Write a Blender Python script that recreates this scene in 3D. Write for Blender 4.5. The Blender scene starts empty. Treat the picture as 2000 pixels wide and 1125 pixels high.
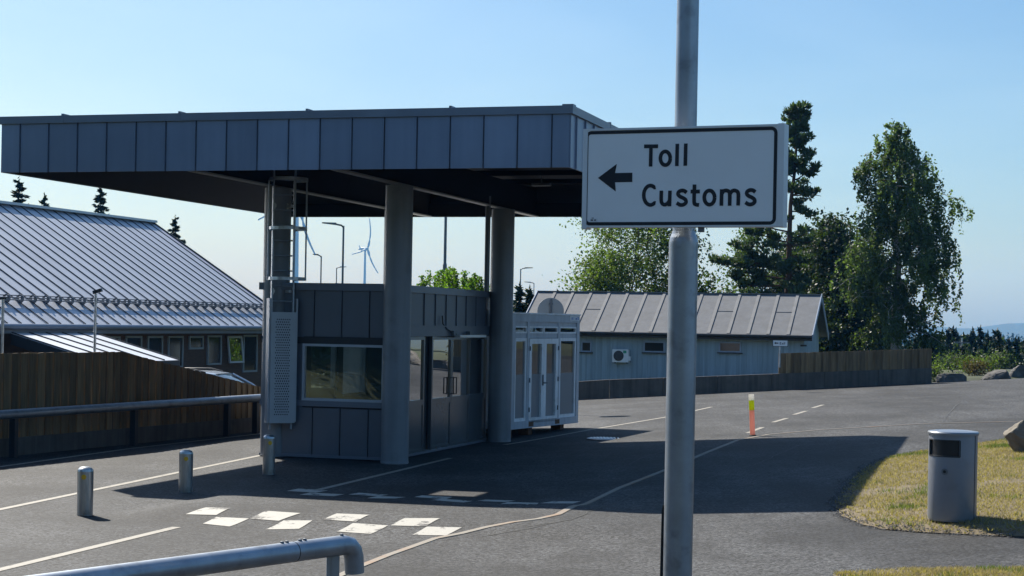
import bpy, bmesh, math, random
import numpy as np
from mathutils import Vector, Matrix
from mathutils.geometry import delaunay_2d_cdt

SC = bpy.context.scene
COL = SC.collection
R = math.radians

# ------------------------------------------------------------------ camera
CAM_H = 2.5
FPX = 3328.0                    # focal length in pixels of the 2000 px wide photograph
HORIZON = 631.0
ROLL = math.atan(0.0185)
CR, SR = math.cos(ROLL), math.sin(ROLL)
cam = bpy.data.cameras.new("camera")
cam.sensor_width = 36.0
cam.lens = FPX / 2000 * 36.0
cam.shift_y = (HORIZON - 562.5) / 2000.0
cam.clip_start = 0.1
cam.clip_end = 20000
cam_o = bpy.data.objects.new("camera", cam)
COL.objects.link(cam_o)
cam_o.matrix_world = Matrix(((CR, -SR, 0, 0), (0, 0, -1, 0), (SR, CR, 0, CAM_H), (0, 0, 0, 1)))
SC.camera = cam_o

# ------------------------------------------------------------------ sky, sun, exposure
SUN_EL = R(42.5)
SUN_TO = Vector((-0.5625, 0.8268, 0)).normalized()          # horizontal direction towards the sun
world = bpy.data.worlds.new("World")
SC.world = world
world.use_nodes = True
nt = world.node_tree
sky = nt.nodes.new("ShaderNodeTexSky")
sky.sky_type = 'NISHITA'
sky.sun_disc = False
sky.sun_elevation = SUN_EL
sky.sun_rotation = math.atan2(SUN_TO.x, SUN_TO.y)
sky.altitude = 0
sky.air_density = 1.0
sky.dust_density = 1.3
sky.ozone_density = 3.0
bg = nt.nodes["Background"]
bg.inputs[1].default_value = 0.061
hs = nt.nodes.new("ShaderNodeHueSaturation")
hs.inputs["Saturation"].default_value = 1.2
nt.links.new(sky.outputs[0], hs.inputs["Color"])
tn = nt.nodes.new("ShaderNodeMix"); tn.data_type = 'RGBA'; tn.blend_type = 'MULTIPLY'
tn.inputs["Factor"].default_value = 1.0
tn.inputs["B"].default_value = (0.8, 0.88, 0.93, 1)
nt.links.new(hs.outputs[0], tn.inputs["A"])
veil = nt.nodes.new("ShaderNodeMix"); veil.data_type = 'RGBA'; veil.blend_type = 'ADD'
veil.inputs["Factor"].default_value = 1.0
veil.inputs["B"].default_value = (0.45, 0.85, 1.45, 1)      # even summer haze over the whole sky
cc = nt.nodes.new("ShaderNodeTexCoord"); cm = nt.nodes.new("ShaderNodeMapping")
cm.inputs["Scale"].default_value = (1.0, 1.0, 4.5); cm.inputs["Rotation"].default_value = (0.15, 0.1, 0.4)
cn = nt.nodes.new("ShaderNodeTexNoise"); cn.inputs["Scale"].default_value = 2.6; cn.inputs["Detail"].default_value = 6
cn.inputs["Distortion"].default_value = 0.6
cr_ = nt.nodes.new("ShaderNodeMapRange"); cr_.inputs[1].default_value = 0.42; cr_.inputs[2].default_value = 0.75
cr_.inputs[3].default_value = 0.0; cr_.inputs[4].default_value = 1.0
nt.links.new(cc.outputs["Generated"], cm.inputs[0]); nt.links.new(cm.outputs[0], cn.inputs["Vector"]); nt.links.new(cn.outputs[0], cr_.inputs[0])
cl = nt.nodes.new("ShaderNodeMix"); cl.data_type = 'RGBA'       # thin cirrus in the haze
cl.inputs["A"].default_value = (0.22, 0.6, 1.1, 1); cl.inputs["B"].default_value = (0.8, 1.15, 1.5, 1)
nt.links.new(cr_.outputs[0], cl.inputs["Factor"]); nt.links.new(cl.outputs["Result"], veil.inputs["B"])
nt.links.new(tn.outputs["Result"], veil.inputs["A"])
nt.links.new(veil.outputs["Result"], bg.inputs[0])
sun = bpy.data.lights.new("sun", 'SUN')
sun.energy = 5.0
sun.angle = R(0.5)
sun.color = (1.0, 0.95, 0.87)
sun_o = bpy.data.objects.new("sun", sun)
COL.objects.link(sun_o)
sd = Vector((SUN_TO.x * math.cos(SUN_EL), SUN_TO.y * math.cos(SUN_EL), math.sin(SUN_EL)))
sun_o.rotation_euler = sd.to_track_quat('Z', 'Y').to_euler()
sun_o.location = (-30, 50, 60)
SC.view_settings.view_transform = 'Standard'
SC.view_settings.look = 'None'
SC.view_settings.exposure = 0.9
SC.view_settings.gamma = 1.0
SC.view_settings.use_curve_mapping = False
SC.cycles.max_bounces = 8
SC.cycles.transparent_max_bounces = 16

# ------------------------------------------------------------------ measuring helpers (photo point -> place)
def ray(px, py):
    u, v = (px - 1000) / FPX, (HORIZON - py) / FPX
    return u * CR - v * SR, u * SR + v * CR            # X and Z per metre of Y

def P(px, py, y):
    dx, dz = ray(px, py)
    return Vector((dx * y, y, CAM_H + dz * y))

class Frame:
    """A ground frame: a runs along the first axis, b along the second."""
    def __init__(s, ox, oy, ang):
        s.ox, s.oy, s.ang = ox, oy, ang
        s.c, s.s = math.cos(ang), math.sin(ang)
    def w(s, a, b, z=0.0):
        return Vector((s.ox + a * s.c - b * s.s, s.oy + a * s.s + b * s.c, z))
    def loc(s, x, y):
        dx, dy = x - s.ox, y - s.oy
        return dx * s.c + dy * s.s, -dx * s.s + dy * s.c
    def hit_a(s, a0, px, py):
        dx, dz = ray(px, py)
        t = (a0 + s.ox * s.c + s.oy * s.s) / (dx * s.c + s.s)
        return s.loc(dx * t, t)[1], CAM_H + dz * t
    def hit_b(s, b0, px, py):
        dx, dz = ray(px, py)
        t = (b0 - s.ox * s.s + s.oy * s.c) / (-dx * s.s + s.c)
        return s.loc(dx * t, t)[0], CAM_H + dz * t

TH = R(-16.9)
BF = Frame(-2.03, 30.1, TH)          # booth and canopy frame: origin at the middle column

def sstep(x, a, b):
    t = max(0.0, min(1.0, (x - a) / (b - a)))
    return t * t * (3 - 2 * t)

def fence_x(y):
    return -8.98 + (y - 29.9) * 0.4086

HUMP_B = (-9.65, -8.4, -6.6, -5.7)     # ramp up, top, ramp down (along the lane)
def ground_z(x, y):
    z = 0.0325 * (x + math.sqrt(x * x + 0.5)) - 0.02
    if x > 26:
        z -= 0.065 * (x - 26)
    a, b = BF.loc(x, y)
    if -0.5 < a < 8 and HUMP_B[0] < b < HUMP_B[3]:
        h = sstep(b, HUMP_B[0], HUMP_B[1]) * (1 - sstep(b, HUMP_B[2], HUMP_B[3]))
        z += 0.09 * h * sstep(a, -0.35, 0.25) * (1 - sstep(x, 0.2, 2.2))
    return z

def G(px, py, lift=0.0):
    dx, dz = ray(px, py)
    y = 25.0
    for _ in range(60):
        z = ground_z(dx * y, y) + lift
        yn = (z - CAM_H) / dz
        y = 0.5 * y + 0.5 * max(5.0, min(90.0, yn))
    return Vector((dx * y, y, ground_z(dx * y, y) + lift))

# ------------------------------------------------------------------ materials
MATS = {}
def _base(name):
    m = bpy.data.materials.new(name)
    m.use_nodes = True
    return m, m.node_tree, m.node_tree.nodes["Principled BSDF"]

def mat(name, col, rough=0.6, metal=0.0, var=0.15, scale=4.0, stretch=(1, 1, 1), bump=0.0, bscale=60.0,
        tint=False, spec=0.5, streak=0.0, stain=None, stain_amt=0.0, coat=0.0):
    if name in MATS:
        return MATS[name]
    m, t, p = _base(name)
    L = t.links.new
    tc = t.nodes.new("ShaderNodeTexCoord")
    mp = t.nodes.new("ShaderNodeMapping")
    mp.inputs["Scale"].default_value = stretch
    L(tc.outputs["Object"], mp.inputs[0])
    n = t.nodes.new("ShaderNodeTexNoise")
    n.inputs["Scale"].default_value = scale
    n.inputs["Detail"].default_value = 6
    n.inputs["Roughness"].default_value = 0.62
    L(mp.outputs[0], n.inputs["Vector"])
    mr = t.nodes.new("ShaderNodeMapRange")
    mr.inputs[1].default_value, mr.inputs[2].default_value = 0.3, 0.7
    mr.inputs[3].default_value, mr.inputs[4].default_value = 1 - var, 1 + var
    L(n.outputs[0], mr.inputs[0])
    val = mr.outputs[0]
    if streak:
        mp2 = t.nodes.new("ShaderNodeMapping")
        mp2.inputs["Scale"].default_value = (9, 9, 0.5)
        L(tc.outputs["Object"], mp2.inputs[0])
        n2 = t.nodes.new("ShaderNodeTexNoise")
        n2.inputs["Scale"].default_value = 1.0
        n2.inputs["Detail"].default_value = 5
        L(mp2.outputs[0], n2.inputs["Vector"])
        r2 = t.nodes.new("ShaderNodeMapRange")
        r2.inputs[1].default_value, r2.inputs[2].default_value = 0.35, 0.7
        r2.inputs[3].default_value, r2.inputs[4].default_value = 1 + streak * 0.3, 1 - streak
        L(n2.outputs[0], r2.inputs[0])
        mu = t.nodes.new("ShaderNodeMath"); mu.operation = 'MULTIPLY'
        L(val, mu.inputs[0]); L(r2.outputs[0], mu.inputs[1])
        val = mu.outputs[0]
    if tint:
        at = t.nodes.new("ShaderNodeAttribute"); at.attribute_name = "tint"
        mu = t.nodes.new("ShaderNodeMath"); mu.operation = 'MULTIPLY'
        L(val, mu.inputs[0]); L(at.outputs["Fac"], mu.inputs[1])
        val = mu.outputs[0]
    vm = t.nodes.new("ShaderNodeVectorMath"); vm.operation = 'SCALE'
    vm.inputs[0].default_value = col
    L(val, vm.inputs["Scale"])
    out = vm.outputs[0]
    if stain:
        n3 = t.nodes.new("ShaderNodeTexNoise")
        n3.inputs["Scale"].default_value = scale * 1.7
        n3.inputs["Detail"].default_value = 8
        L(tc.outputs["Object"], n3.inputs["Vector"])
        r3 = t.nodes.new("ShaderNodeMapRange")
        r3.inputs[1].default_value, r3.inputs[2].default_value = 0.56, 0.68
        r3.inputs[3].default_value, r3.inputs[4].default_value = 0, stain_amt
        L(n3.outputs[0], r3.inputs[0])
        mx = t.nodes.new("ShaderNodeMix"); mx.data_type = 'RGBA'
        L(r3.outputs[0], mx.inputs["Factor"])
        L(out, mx.inputs["A"]); mx.inputs["B"].default_value = (*stain, 1)
        out = mx.outputs["Result"]
    L(out, p.inputs["Base Color"])
    p.inputs["Roughness"].default_value = rough
    p.inputs["Metallic"].default_value = metal
    p.inputs["Specular IOR Level"].default_value = spec
    p.inputs["Coat Weight"].default_value = coat
    if bump:
        nb = t.nodes.new("ShaderNodeTexNoise")
        nb.inputs["Scale"].default_value = bscale
        nb.inputs["Detail"].default_value = 4
        L(mp.outputs[0], nb.inputs["Vector"])
        b = t.nodes.new("ShaderNodeBump")
        b.inputs["Strength"].default_value = bump
        b.inputs["Distance"].default_value = 0.01
        L(nb.outputs[0], b.inputs["Height"])
        L(b.outputs[0], p.inputs["Normal"])
    MATS[name] = m
    return m

def asphalt(name, col, patch=0.18, grain=0.55):
    m, t, p = _base(name)
    L = t.links.new
    tc = t.nodes.new("ShaderNodeTexCoord")
    def noise(scale, detail, lo, hi, a, b, sx=1.0, sy=1.0):
        mp = t.nodes.new("ShaderNodeMapping"); mp.inputs["Scale"].default_value = (sx, sy, 1)
        L(tc.outputs["Object"], mp.inputs[0])
        n = t.nodes.new("ShaderNodeTexNoise"); n.inputs["Scale"].default_value = scale
        n.inputs["Detail"].default_value = detail; n.inputs["Roughness"].default_value = 0.65
        L(mp.outputs[0], n.inputs["Vector"])
        r = t.nodes.new("ShaderNodeMapRange")
        r.inputs[1].default_value, r.inputs[2].default_value = lo, hi
        r.inputs[3].default_value, r.inputs[4].default_value = a, b
        L(n.outputs[0], r.inputs[0])
        return r.outputs[0], n.outputs[0]
    big, _ = noise(0.34, 8, 0.4, 0.6, 1 - patch, 1 + patch)
    mid, _ = noise(2.2, 6, 0.3, 0.7, 1 - patch * 0.55, 1 + patch * 0.55, 1.0, 0.35)
    fine, fh = noise(60, 3, 0.36, 0.64, 1 - grain * 0.5, 1 + grain * 0.5)
    vo = t.nodes.new("ShaderNodeTexVoronoi"); vo.inputs["Scale"].default_value = 38
    L(tc.outputs["Object"], vo.inputs["Vector"])
    sep = t.nodes.new("ShaderNodeSeparateColor"); L(vo.outputs["Color"], sep.inputs[0])
    vr = t.nodes.new("ShaderNodeMapRange")
    vr.inputs[1].default_value, vr.inputs[2].default_value = 0.0, 1.0
    vr.inputs[3].default_value, vr.inputs[4].default_value = 1 - grain, 1 + grain
    L(sep.outputs[0], vr.inputs[0])
    val = big
    trk, _ = noise(1.1, 5, 0.35, 0.65, 1.16, 0.8, 1.4, 0.12)
    oil, _ = noise(1.4, 4, 0.62, 0.74, 1.0, 0.6)
    fl, _ = noise(16, 4, 0.35, 0.65, 0.86, 1.14)
    for o in (mid, fine, vr.outputs[0], trk, fl, oil):
        mu = t.nodes.new("ShaderNodeMath"); mu.operation = 'MULTIPLY'
        L(val, mu.inputs[0]); L(o, mu.inputs[1]); val = mu.outputs[0]
    vm = t.nodes.new("ShaderNodeVectorMath"); vm.operation = 'SCALE'
    vm.inputs[0].default_value = col
    L(val, vm.inputs["Scale"]); L(vm.outputs[0], p.inputs["Base Color"])
    p.inputs["Roughness"].default_value = 0.8
    p.inputs["Specular IOR Level"].default_value = 0.3
    b = t.nodes.new("ShaderNodeBump"); b.inputs["Strength"].default_value = 0.5; b.inputs["Distance"].default_value = 0.006
    L(fh, b.inputs["Height"]); L(b.outputs[0], p.inputs["Normal"])
    MATS[name] = m
    return m

def worn_paint(name, col, under, lo=0.5, hi=0.56, scale=6.0):
    m, t, p = _base(name)
    L = t.links.new
    tc = t.nodes.new("ShaderNodeTexCoord")
    n = t.nodes.new("ShaderNodeTexNoise"); n.inputs["Scale"].default_value = scale
    n.inputs["Detail"].default_value = 9; n.inputs["Roughness"].default_value = 0.68
    L(tc.outputs["Object"], n.inputs["Vector"])
    r = t.nodes.new("ShaderNodeMapRange")
    r.inputs[1].default_value, r.inputs[2].default_value = lo, hi
    L(n.outputs[0], r.inputs[0])
    n2 = t.nodes.new("ShaderNodeTexNoise"); n2.inputs["Scale"].default_value = 70; n2.inputs["Detail"].default_value = 3
    L(tc.outputs["Object"], n2.inputs["Vector"])
    r2 = t.nodes.new("ShaderNodeMapRange")
    r2.inputs[1].default_value, r2.inputs[2].default_value = 0.3, 0.7
    r2.inputs[3].default_value, r2.inputs[4].default_value = 0.86, 1.1
    L(n2.outputs[0], r2.inputs[0])
    mx = t.nodes.new("ShaderNodeMix"); mx.data_type = 'RGBA'
    L(r.outputs[0], mx.inputs["Factor"])
    mx.inputs["A"].default_value = (*col, 1); mx.inputs["B"].default_value = (*under, 1)
    vm = t.nodes.new("ShaderNodeVectorMath"); vm.operation = 'SCALE'
    L(mx.outputs["Result"], vm.inputs[0]); L(r2.outputs[0], vm.inputs["Scale"])
    L(vm.outputs[0], p.inputs["Base Color"])
    p.inputs["Roughness"].default_value = 0.7
    MATS[name] = m
    return m

def glass(name, tintc=(0.8, 0.85, 0.83), refl=1.0, wave=0.0, ior=0.1):
    m = bpy.data.materials.new(name); m.use_nodes = True
    t = m.node_tree; L = t.links.new
    t.nodes.remove(t.nodes["Principled BSDF"])
    out = t.nodes["Material Output"]
    tr = t.nodes.new("ShaderNodeBsdfTransparent"); tr.inputs[0].default_value = (*tintc, 1)
    gl = t.nodes.new("ShaderNodeBsdfGlossy"); gl.inputs["Roughness"].default_value = 0.01
    gl.inputs[0].default_value = (refl, refl, refl, 1)
    lw = t.nodes.new("ShaderNodeLayerWeight"); lw.inputs["Blend"].default_value = 0.5
    pw = t.nodes.new("ShaderNodeMath"); pw.operation = 'POWER'; pw.inputs[1].default_value = 5
    L(lw.outputs["Facing"], pw.inputs[0])
    fr = t.nodes.new("ShaderNodeMapRange")
    fr.inputs[3].default_value, fr.inputs[4].default_value = ior, 1.0
    L(pw.outputs[0], fr.inputs[0])
    mx = t.nodes.new("ShaderNodeMixShader")
    L(fr.outputs[0], mx.inputs[0]); L(tr.outputs[0], mx.inputs[1]); L(gl.outputs[0], mx.inputs[2])
    L(mx.outputs[0], out.inputs[0])
    if wave:
        tc = t.nodes.new("ShaderNodeTexCoord")
        n = t.nodes.new("ShaderNodeTexNoise"); n.inputs["Scale"].default_value = 1.3; n.inputs["Detail"].default_value = 0
        L(tc.outputs["Object"], n.inputs["Vector"])
        b = t.nodes.new("ShaderNodeBump"); b.inputs["Strength"].default_value = wave; b.inputs["Distance"].default_value = 0.02
        L(n.outputs[0], b.inputs["Height"]); L(b.outputs[0], gl.inputs["Normal"])
    MATS[name] = m
    return m

def leaf_mat(name, col, trans=0.35, rough=0.55):
    m, t, p = _base(name)
    L = t.links.new
    at = t.nodes.new("ShaderNodeAttribute"); at.attribute_name = "tint"
    vm = t.nodes.new("ShaderNodeVectorMath"); vm.operation = 'SCALE'; vm.inputs[0].default_value = col
    L(at.outputs["Fac"], vm.inputs["Scale"]); L(vm.outputs[0], p.inputs["Base Color"])
    p.inputs["Roughness"].default_value = rough
    p.inputs["Specular IOR Level"].default_value = 0.35
    tl = t.nodes.new("ShaderNodeBsdfTranslucent")
    v2 = t.nodes.new("ShaderNodeVectorMath"); v2.operation = 'MULTIPLY'
    v2.inputs[1].default_value = (1.5, 1.7, 0.6)
    L(vm.outputs[0], v2.inputs[0]); L(v2.outputs[0], tl.inputs[0])
    mx = t.nodes.new("ShaderNodeMixShader"); mx.inputs[0].default_value = trans
    L(p.outputs[0], mx.inputs[1]); L(tl.outputs[0], mx.inputs[2])
    L(mx.outputs[0], t.nodes["Material Output"].inputs[0])
    MATS[name] = m
    return m

asphalt("asphalt_road", (0.0295, 0.0302, 0.0315), 0.42, 1.0)
worn_paint("line_paint", (0.27, 0.25, 0.21), (0.09, 0.087, 0.082), 0.57, 0.64, 9)
worn_paint("square_paint", (0.37, 0.355, 0.315), (0.052, 0.05, 0.049), 0.55, 0.6, 3.4)
worn_paint("kerb_paint", (0.21, 0.185, 0.15), (0.24, 0.15, 0.09), 0.5, 0.62, 1.2)
mat("seam_tar", (0.017, 0.017, 0.016), 0.7, var=0.3)
mat("zinc_fascia", (0.225, 0.27, 0.37), 0.36, 0.35, 0.08, 0.8, bump=0.12, bscale=1.6, tint=True, streak=0.06)
mat("zinc_cladding", (0.145, 0.162, 0.195), 0.42, 0.35, 0.07, 1.2, bump=0.02, bscale=3)
mat("zinc_dark", (0.03, 0.032, 0.036), 0.6, 0.0, 0.1)
mat("zinc_cap", (0.19, 0.215, 0.265), 0.4, 0.4, 0.08, 2)
mat("column_paint", (0.21, 0.225, 0.245), 0.45, 0.1, 0.1, 1.5, streak=0.12, stain=(0.08, 0.08, 0.08), stain_amt=0.25)
mat("beam_paint", (0.22, 0.22, 0.21), 0.6, 0.0, 0.1, 2)
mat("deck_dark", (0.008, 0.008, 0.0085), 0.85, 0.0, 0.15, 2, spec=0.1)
mat("door_metal", (0.15, 0.16, 0.17), 0.22, 0.45, 0.06, 2)
mat("frame_light", (0.45, 0.5, 0.56), 0.4, 0.3, 0.05, 3)
mat("interior_wall", (0.09, 0.086, 0.08), 0.8, 0.0, 0.1)
mat("dark_plastic", (0.015, 0.015, 0.017), 0.4, 0.0, 0.1)
mat("wood_counter", (0.16, 0.08, 0.04), 0.5, 0.0, 0.25, 3, (1, 8, 8))
mat("galvanised", (0.5, 0.53, 0.56), 0.38, 0.75, 0.18, 9, bump=0.04, bscale=30, stain=(0.22, 0.22, 0.22), stain_amt=0.35)
mat("galvanised_dull", (0.34, 0.375, 0.42), 0.42, 0.75, 0.14, 4, bump=0.05, bscale=40, streak=0.1, stain=(0.09, 0.09, 0.09), stain_amt=0.3)
mat("brushed_steel", (0.5, 0.51, 0.52), 0.3, 0.9, 0.22, 4, (6, 6, 1), streak=0.25, stain=(0.16, 0.14, 0.12), stain_amt=0.5)
mat("aluminium", (0.6, 0.61, 0.62), 0.4, 0.7, 0.1, 6)
mat("reflector_yellow", (0.8, 0.42, 0.02), 0.35, 0.0, 0.1, 20)
mat("sign_white", (0.88, 0.88, 0.88), 0.4, 0.0, 0.03, 2)
mat("sign_edge", (0.75, 0.76, 0.78), 0.45, 0.3, 0.05, 2)
mat("sign_black", (0.009, 0.011, 0.018), 0.5, 0.0, 0.1)
mat("sign_grey_back", (0.34, 0.36, 0.37), 0.5, 0.2, 0.06, 2)
mat("container_white", (0.88, 0.89, 0.91), 0.4, 0.0, 0.08, 2, streak=0.1, stain=(0.5, 0.48, 0.44), stain_amt=0.4)
mat("container_grey", (0.5, 0.53, 0.58), 0.45, 0.1, 0.1, 2, streak=0.15)
mat("guard_grey", (0.36, 0.39, 0.43), 0.45, 0.4, 0.08, 3)
mat("container_rust", (0.16, 0.08, 0.045), 0.8, 0.0, 0.4, 12)
mat("blind_grey", (0.24, 0.255, 0.275), 0.35, 0.0, 0.05, 2)
mat("label_blue", (0.05, 0.13, 0.42), 0.5, 0.0, 0.1)
mat("label_green", (0.03, 0.3, 0.18), 0.5, 0.0, 0.1)
mat("label_white", (0.75, 0.76, 0.78), 0.5, 0.0, 0.05)
mat("fence_wood", (0.21, 0.142, 0.072), 0.8, 0.0, 0.35, 2.5, (7, 7, 0.6), tint=True, bump=0.15, bscale=12)
mat("concrete", (0.13, 0.125, 0.118), 0.85, 0.0, 0.18, 2.2, bump=0.15, bscale=40, streak=0.3, stain=(0.1, 0.1, 0.095), stain_amt=0.5)
mat("concrete_dark", (0.12, 0.104, 0.088), 0.85, 0.0, 0.22, 1.8, bump=0.15, bscale=40, streak=0.35, stain=(0.07, 0.07, 0.065), stain_amt=0.5)
mat("shed_blue", (0.31, 0.4, 0.46), 0.6, 0.0, 0.1, 2, (5, 5, 0.5), tint=True, streak=0.12)
mat("shed_trim", (0.3, 0.36, 0.46), 0.55, 0.0, 0.08)
mat("roof_felt", (0.142, 0.148, 0.158), 0.85, 0.0, 0.13, 3, bump=0.25, bscale=60, streak=0.08, stain=(0.1, 0.1, 0.09), stain_amt=0.15)
mat("felt_batten", (0.2, 0.2, 0.2), 0.85, 0.0, 0.15, 3)
mat("gutter_dark", (0.025, 0.028, 0.033), 0.45, 0.0, 0.1)
mat("metal_roof", (0.47, 0.49, 0.53), 0.48, 0.6, 0.09, 0.8, bump=0.03, bscale=4)
mat("metal_roof_new", (0.62, 0.64, 0.67), 0.4, 0.6, 0.06, 1)
mat("seam_dark", (0.04, 0.045, 0.055), 0.5, 0.3, 0.1)
mat("brown_wall", (0.075, 0.043, 0.03), 0.75, 0.0, 0.3, 3, (1, 1, 8), tint=False, bump=0.1)
mat("window_trim", (0.24, 0.29, 0.32), 0.5, 0.0, 0.05)
mat("car_paint", (0.5, 0.53, 0.57), 0.25, 0.6, 0.03, 2, coat=0.6)
mat("car_glass", (0.015, 0.018, 0.022), 0.08, 0.0, 0.02, spec=0.4)
mat("rubber", (0.02, 0.02, 0.02), 0.8, 0.0, 0.2)
def plastic(name, col):
    m, t, p = _base(name)
    p.inputs["Base Color"].default_value = (*col, 1); p.inputs["Roughness"].default_value = 0.4
    tl = t.nodes.new("ShaderNodeBsdfTranslucent"); tl.inputs[0].default_value = (*col, 1)
    mx = t.nodes.new("ShaderNodeMixShader"); mx.inputs[0].default_value = 0.6
    t.links.new(p.outputs[0], mx.inputs[1]); t.links.new(tl.outputs[0], mx.inputs[2]); t.links.new(mx.outputs[0], t.nodes["Material Output"].inputs[0])
    MATS[name] = m
plastic("marker_pink", (0.8, 0.47, 0.39)); plastic("marker_yellow", (0.62, 0.68, 0.02)); plastic("marker_white", (0.85, 0.83, 0.8))
mat("bin_grey", (0.27, 0.29, 0.33), 0.42, 0.35, 0.05, 3, stain=(0.2, 0.21, 0.22), stain_amt=0.3)
mat("bin_lid", (0.3, 0.32, 0.35), 0.33, 0.6, 0.05, 3)
mat("rock", (0.09, 0.085, 0.08), 0.9, 0.0, 0.35, 3, bump=0.6, bscale=8, stain=(0.16, 0.15, 0.13), stain_amt=0.6)
mat("rock_pale", (0.17, 0.15, 0.12), 0.9, 0.0, 0.3, 3, (1, 6, 1), bump=0.6, bscale=8)
mat("bark_pine", (0.09, 0.05, 0.032), 0.9, 0.0, 0.35, 5, bump=0.4, bscale=15)
mat("bark_grey", (0.09, 0.085, 0.075), 0.9, 0.0, 0.35, 5, bump=0.4, bscale=15)
mat("bark_birch", (0.3, 0.28, 0.26), 0.85, 0.0, 0.4, 6, (1, 1, 4))
mat("turbine_white", (0.6, 0.63, 0.66), 0.5, 0.0, 0.02)
mat("lamp_metal", (0.16, 0.17, 0.185), 0.5, 0.3, 0.05)
mat("soil", (0.13, 0.102, 0.062), 0.95, 0.0, 0.3, 6, bump=0.3, bscale=30)
mat("field", (0.04, 0.05, 0.02), 0.95, 0.0, 0.4, 0.4, bump=0.3, bscale=5)
mat("gravel", (0.11, 0.107, 0.105), 0.9, 0.0, 0.35, 30, tint=True)
mat("hill_forest", (0.02, 0.035, 0.025), 0.95, 0.0, 0.35, 0.02)
leaf_mat("leaf_birch", (0.08, 0.115, 0.045), 0.42)
leaf_mat("leaf_dark", (0.06, 0.09, 0.034), 0.4)
leaf_mat("leaf_deep", (0.032, 0.05, 0.02), 0.3)
leaf_mat("leaf_light", (0.085, 0.12, 0.035), 0.45)
leaf_mat("leaf_bush", (0.07, 0.125, 0.015), 0.55)
leaf_mat("needle_pine", (0.06, 0.09, 0.045), 0.25)
leaf_mat("needle_spruce", (0.018, 0.035, 0.02), 0.12)
leaf_mat("grass_blade", (0.27, 0.21, 0.105), 0.35, 0.7)
leaf_mat("weed_brown", (0.075, 0.058, 0.03), 0.3, 0.8)
leaf_mat("grass_green", (0.1, 0.125, 0.032), 0.4, 0.7)
glass("window_glass", (0.7, 0.76, 0.72), 1.0, 0.0, 0.3)
glass("door_glass", (0.3, 0.33, 0.33), 1.0, 0.06, 0.6)
glass("cabin_glass", (0.6, 0.63, 0.65), 1.0, 0.08, 0.2)

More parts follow.
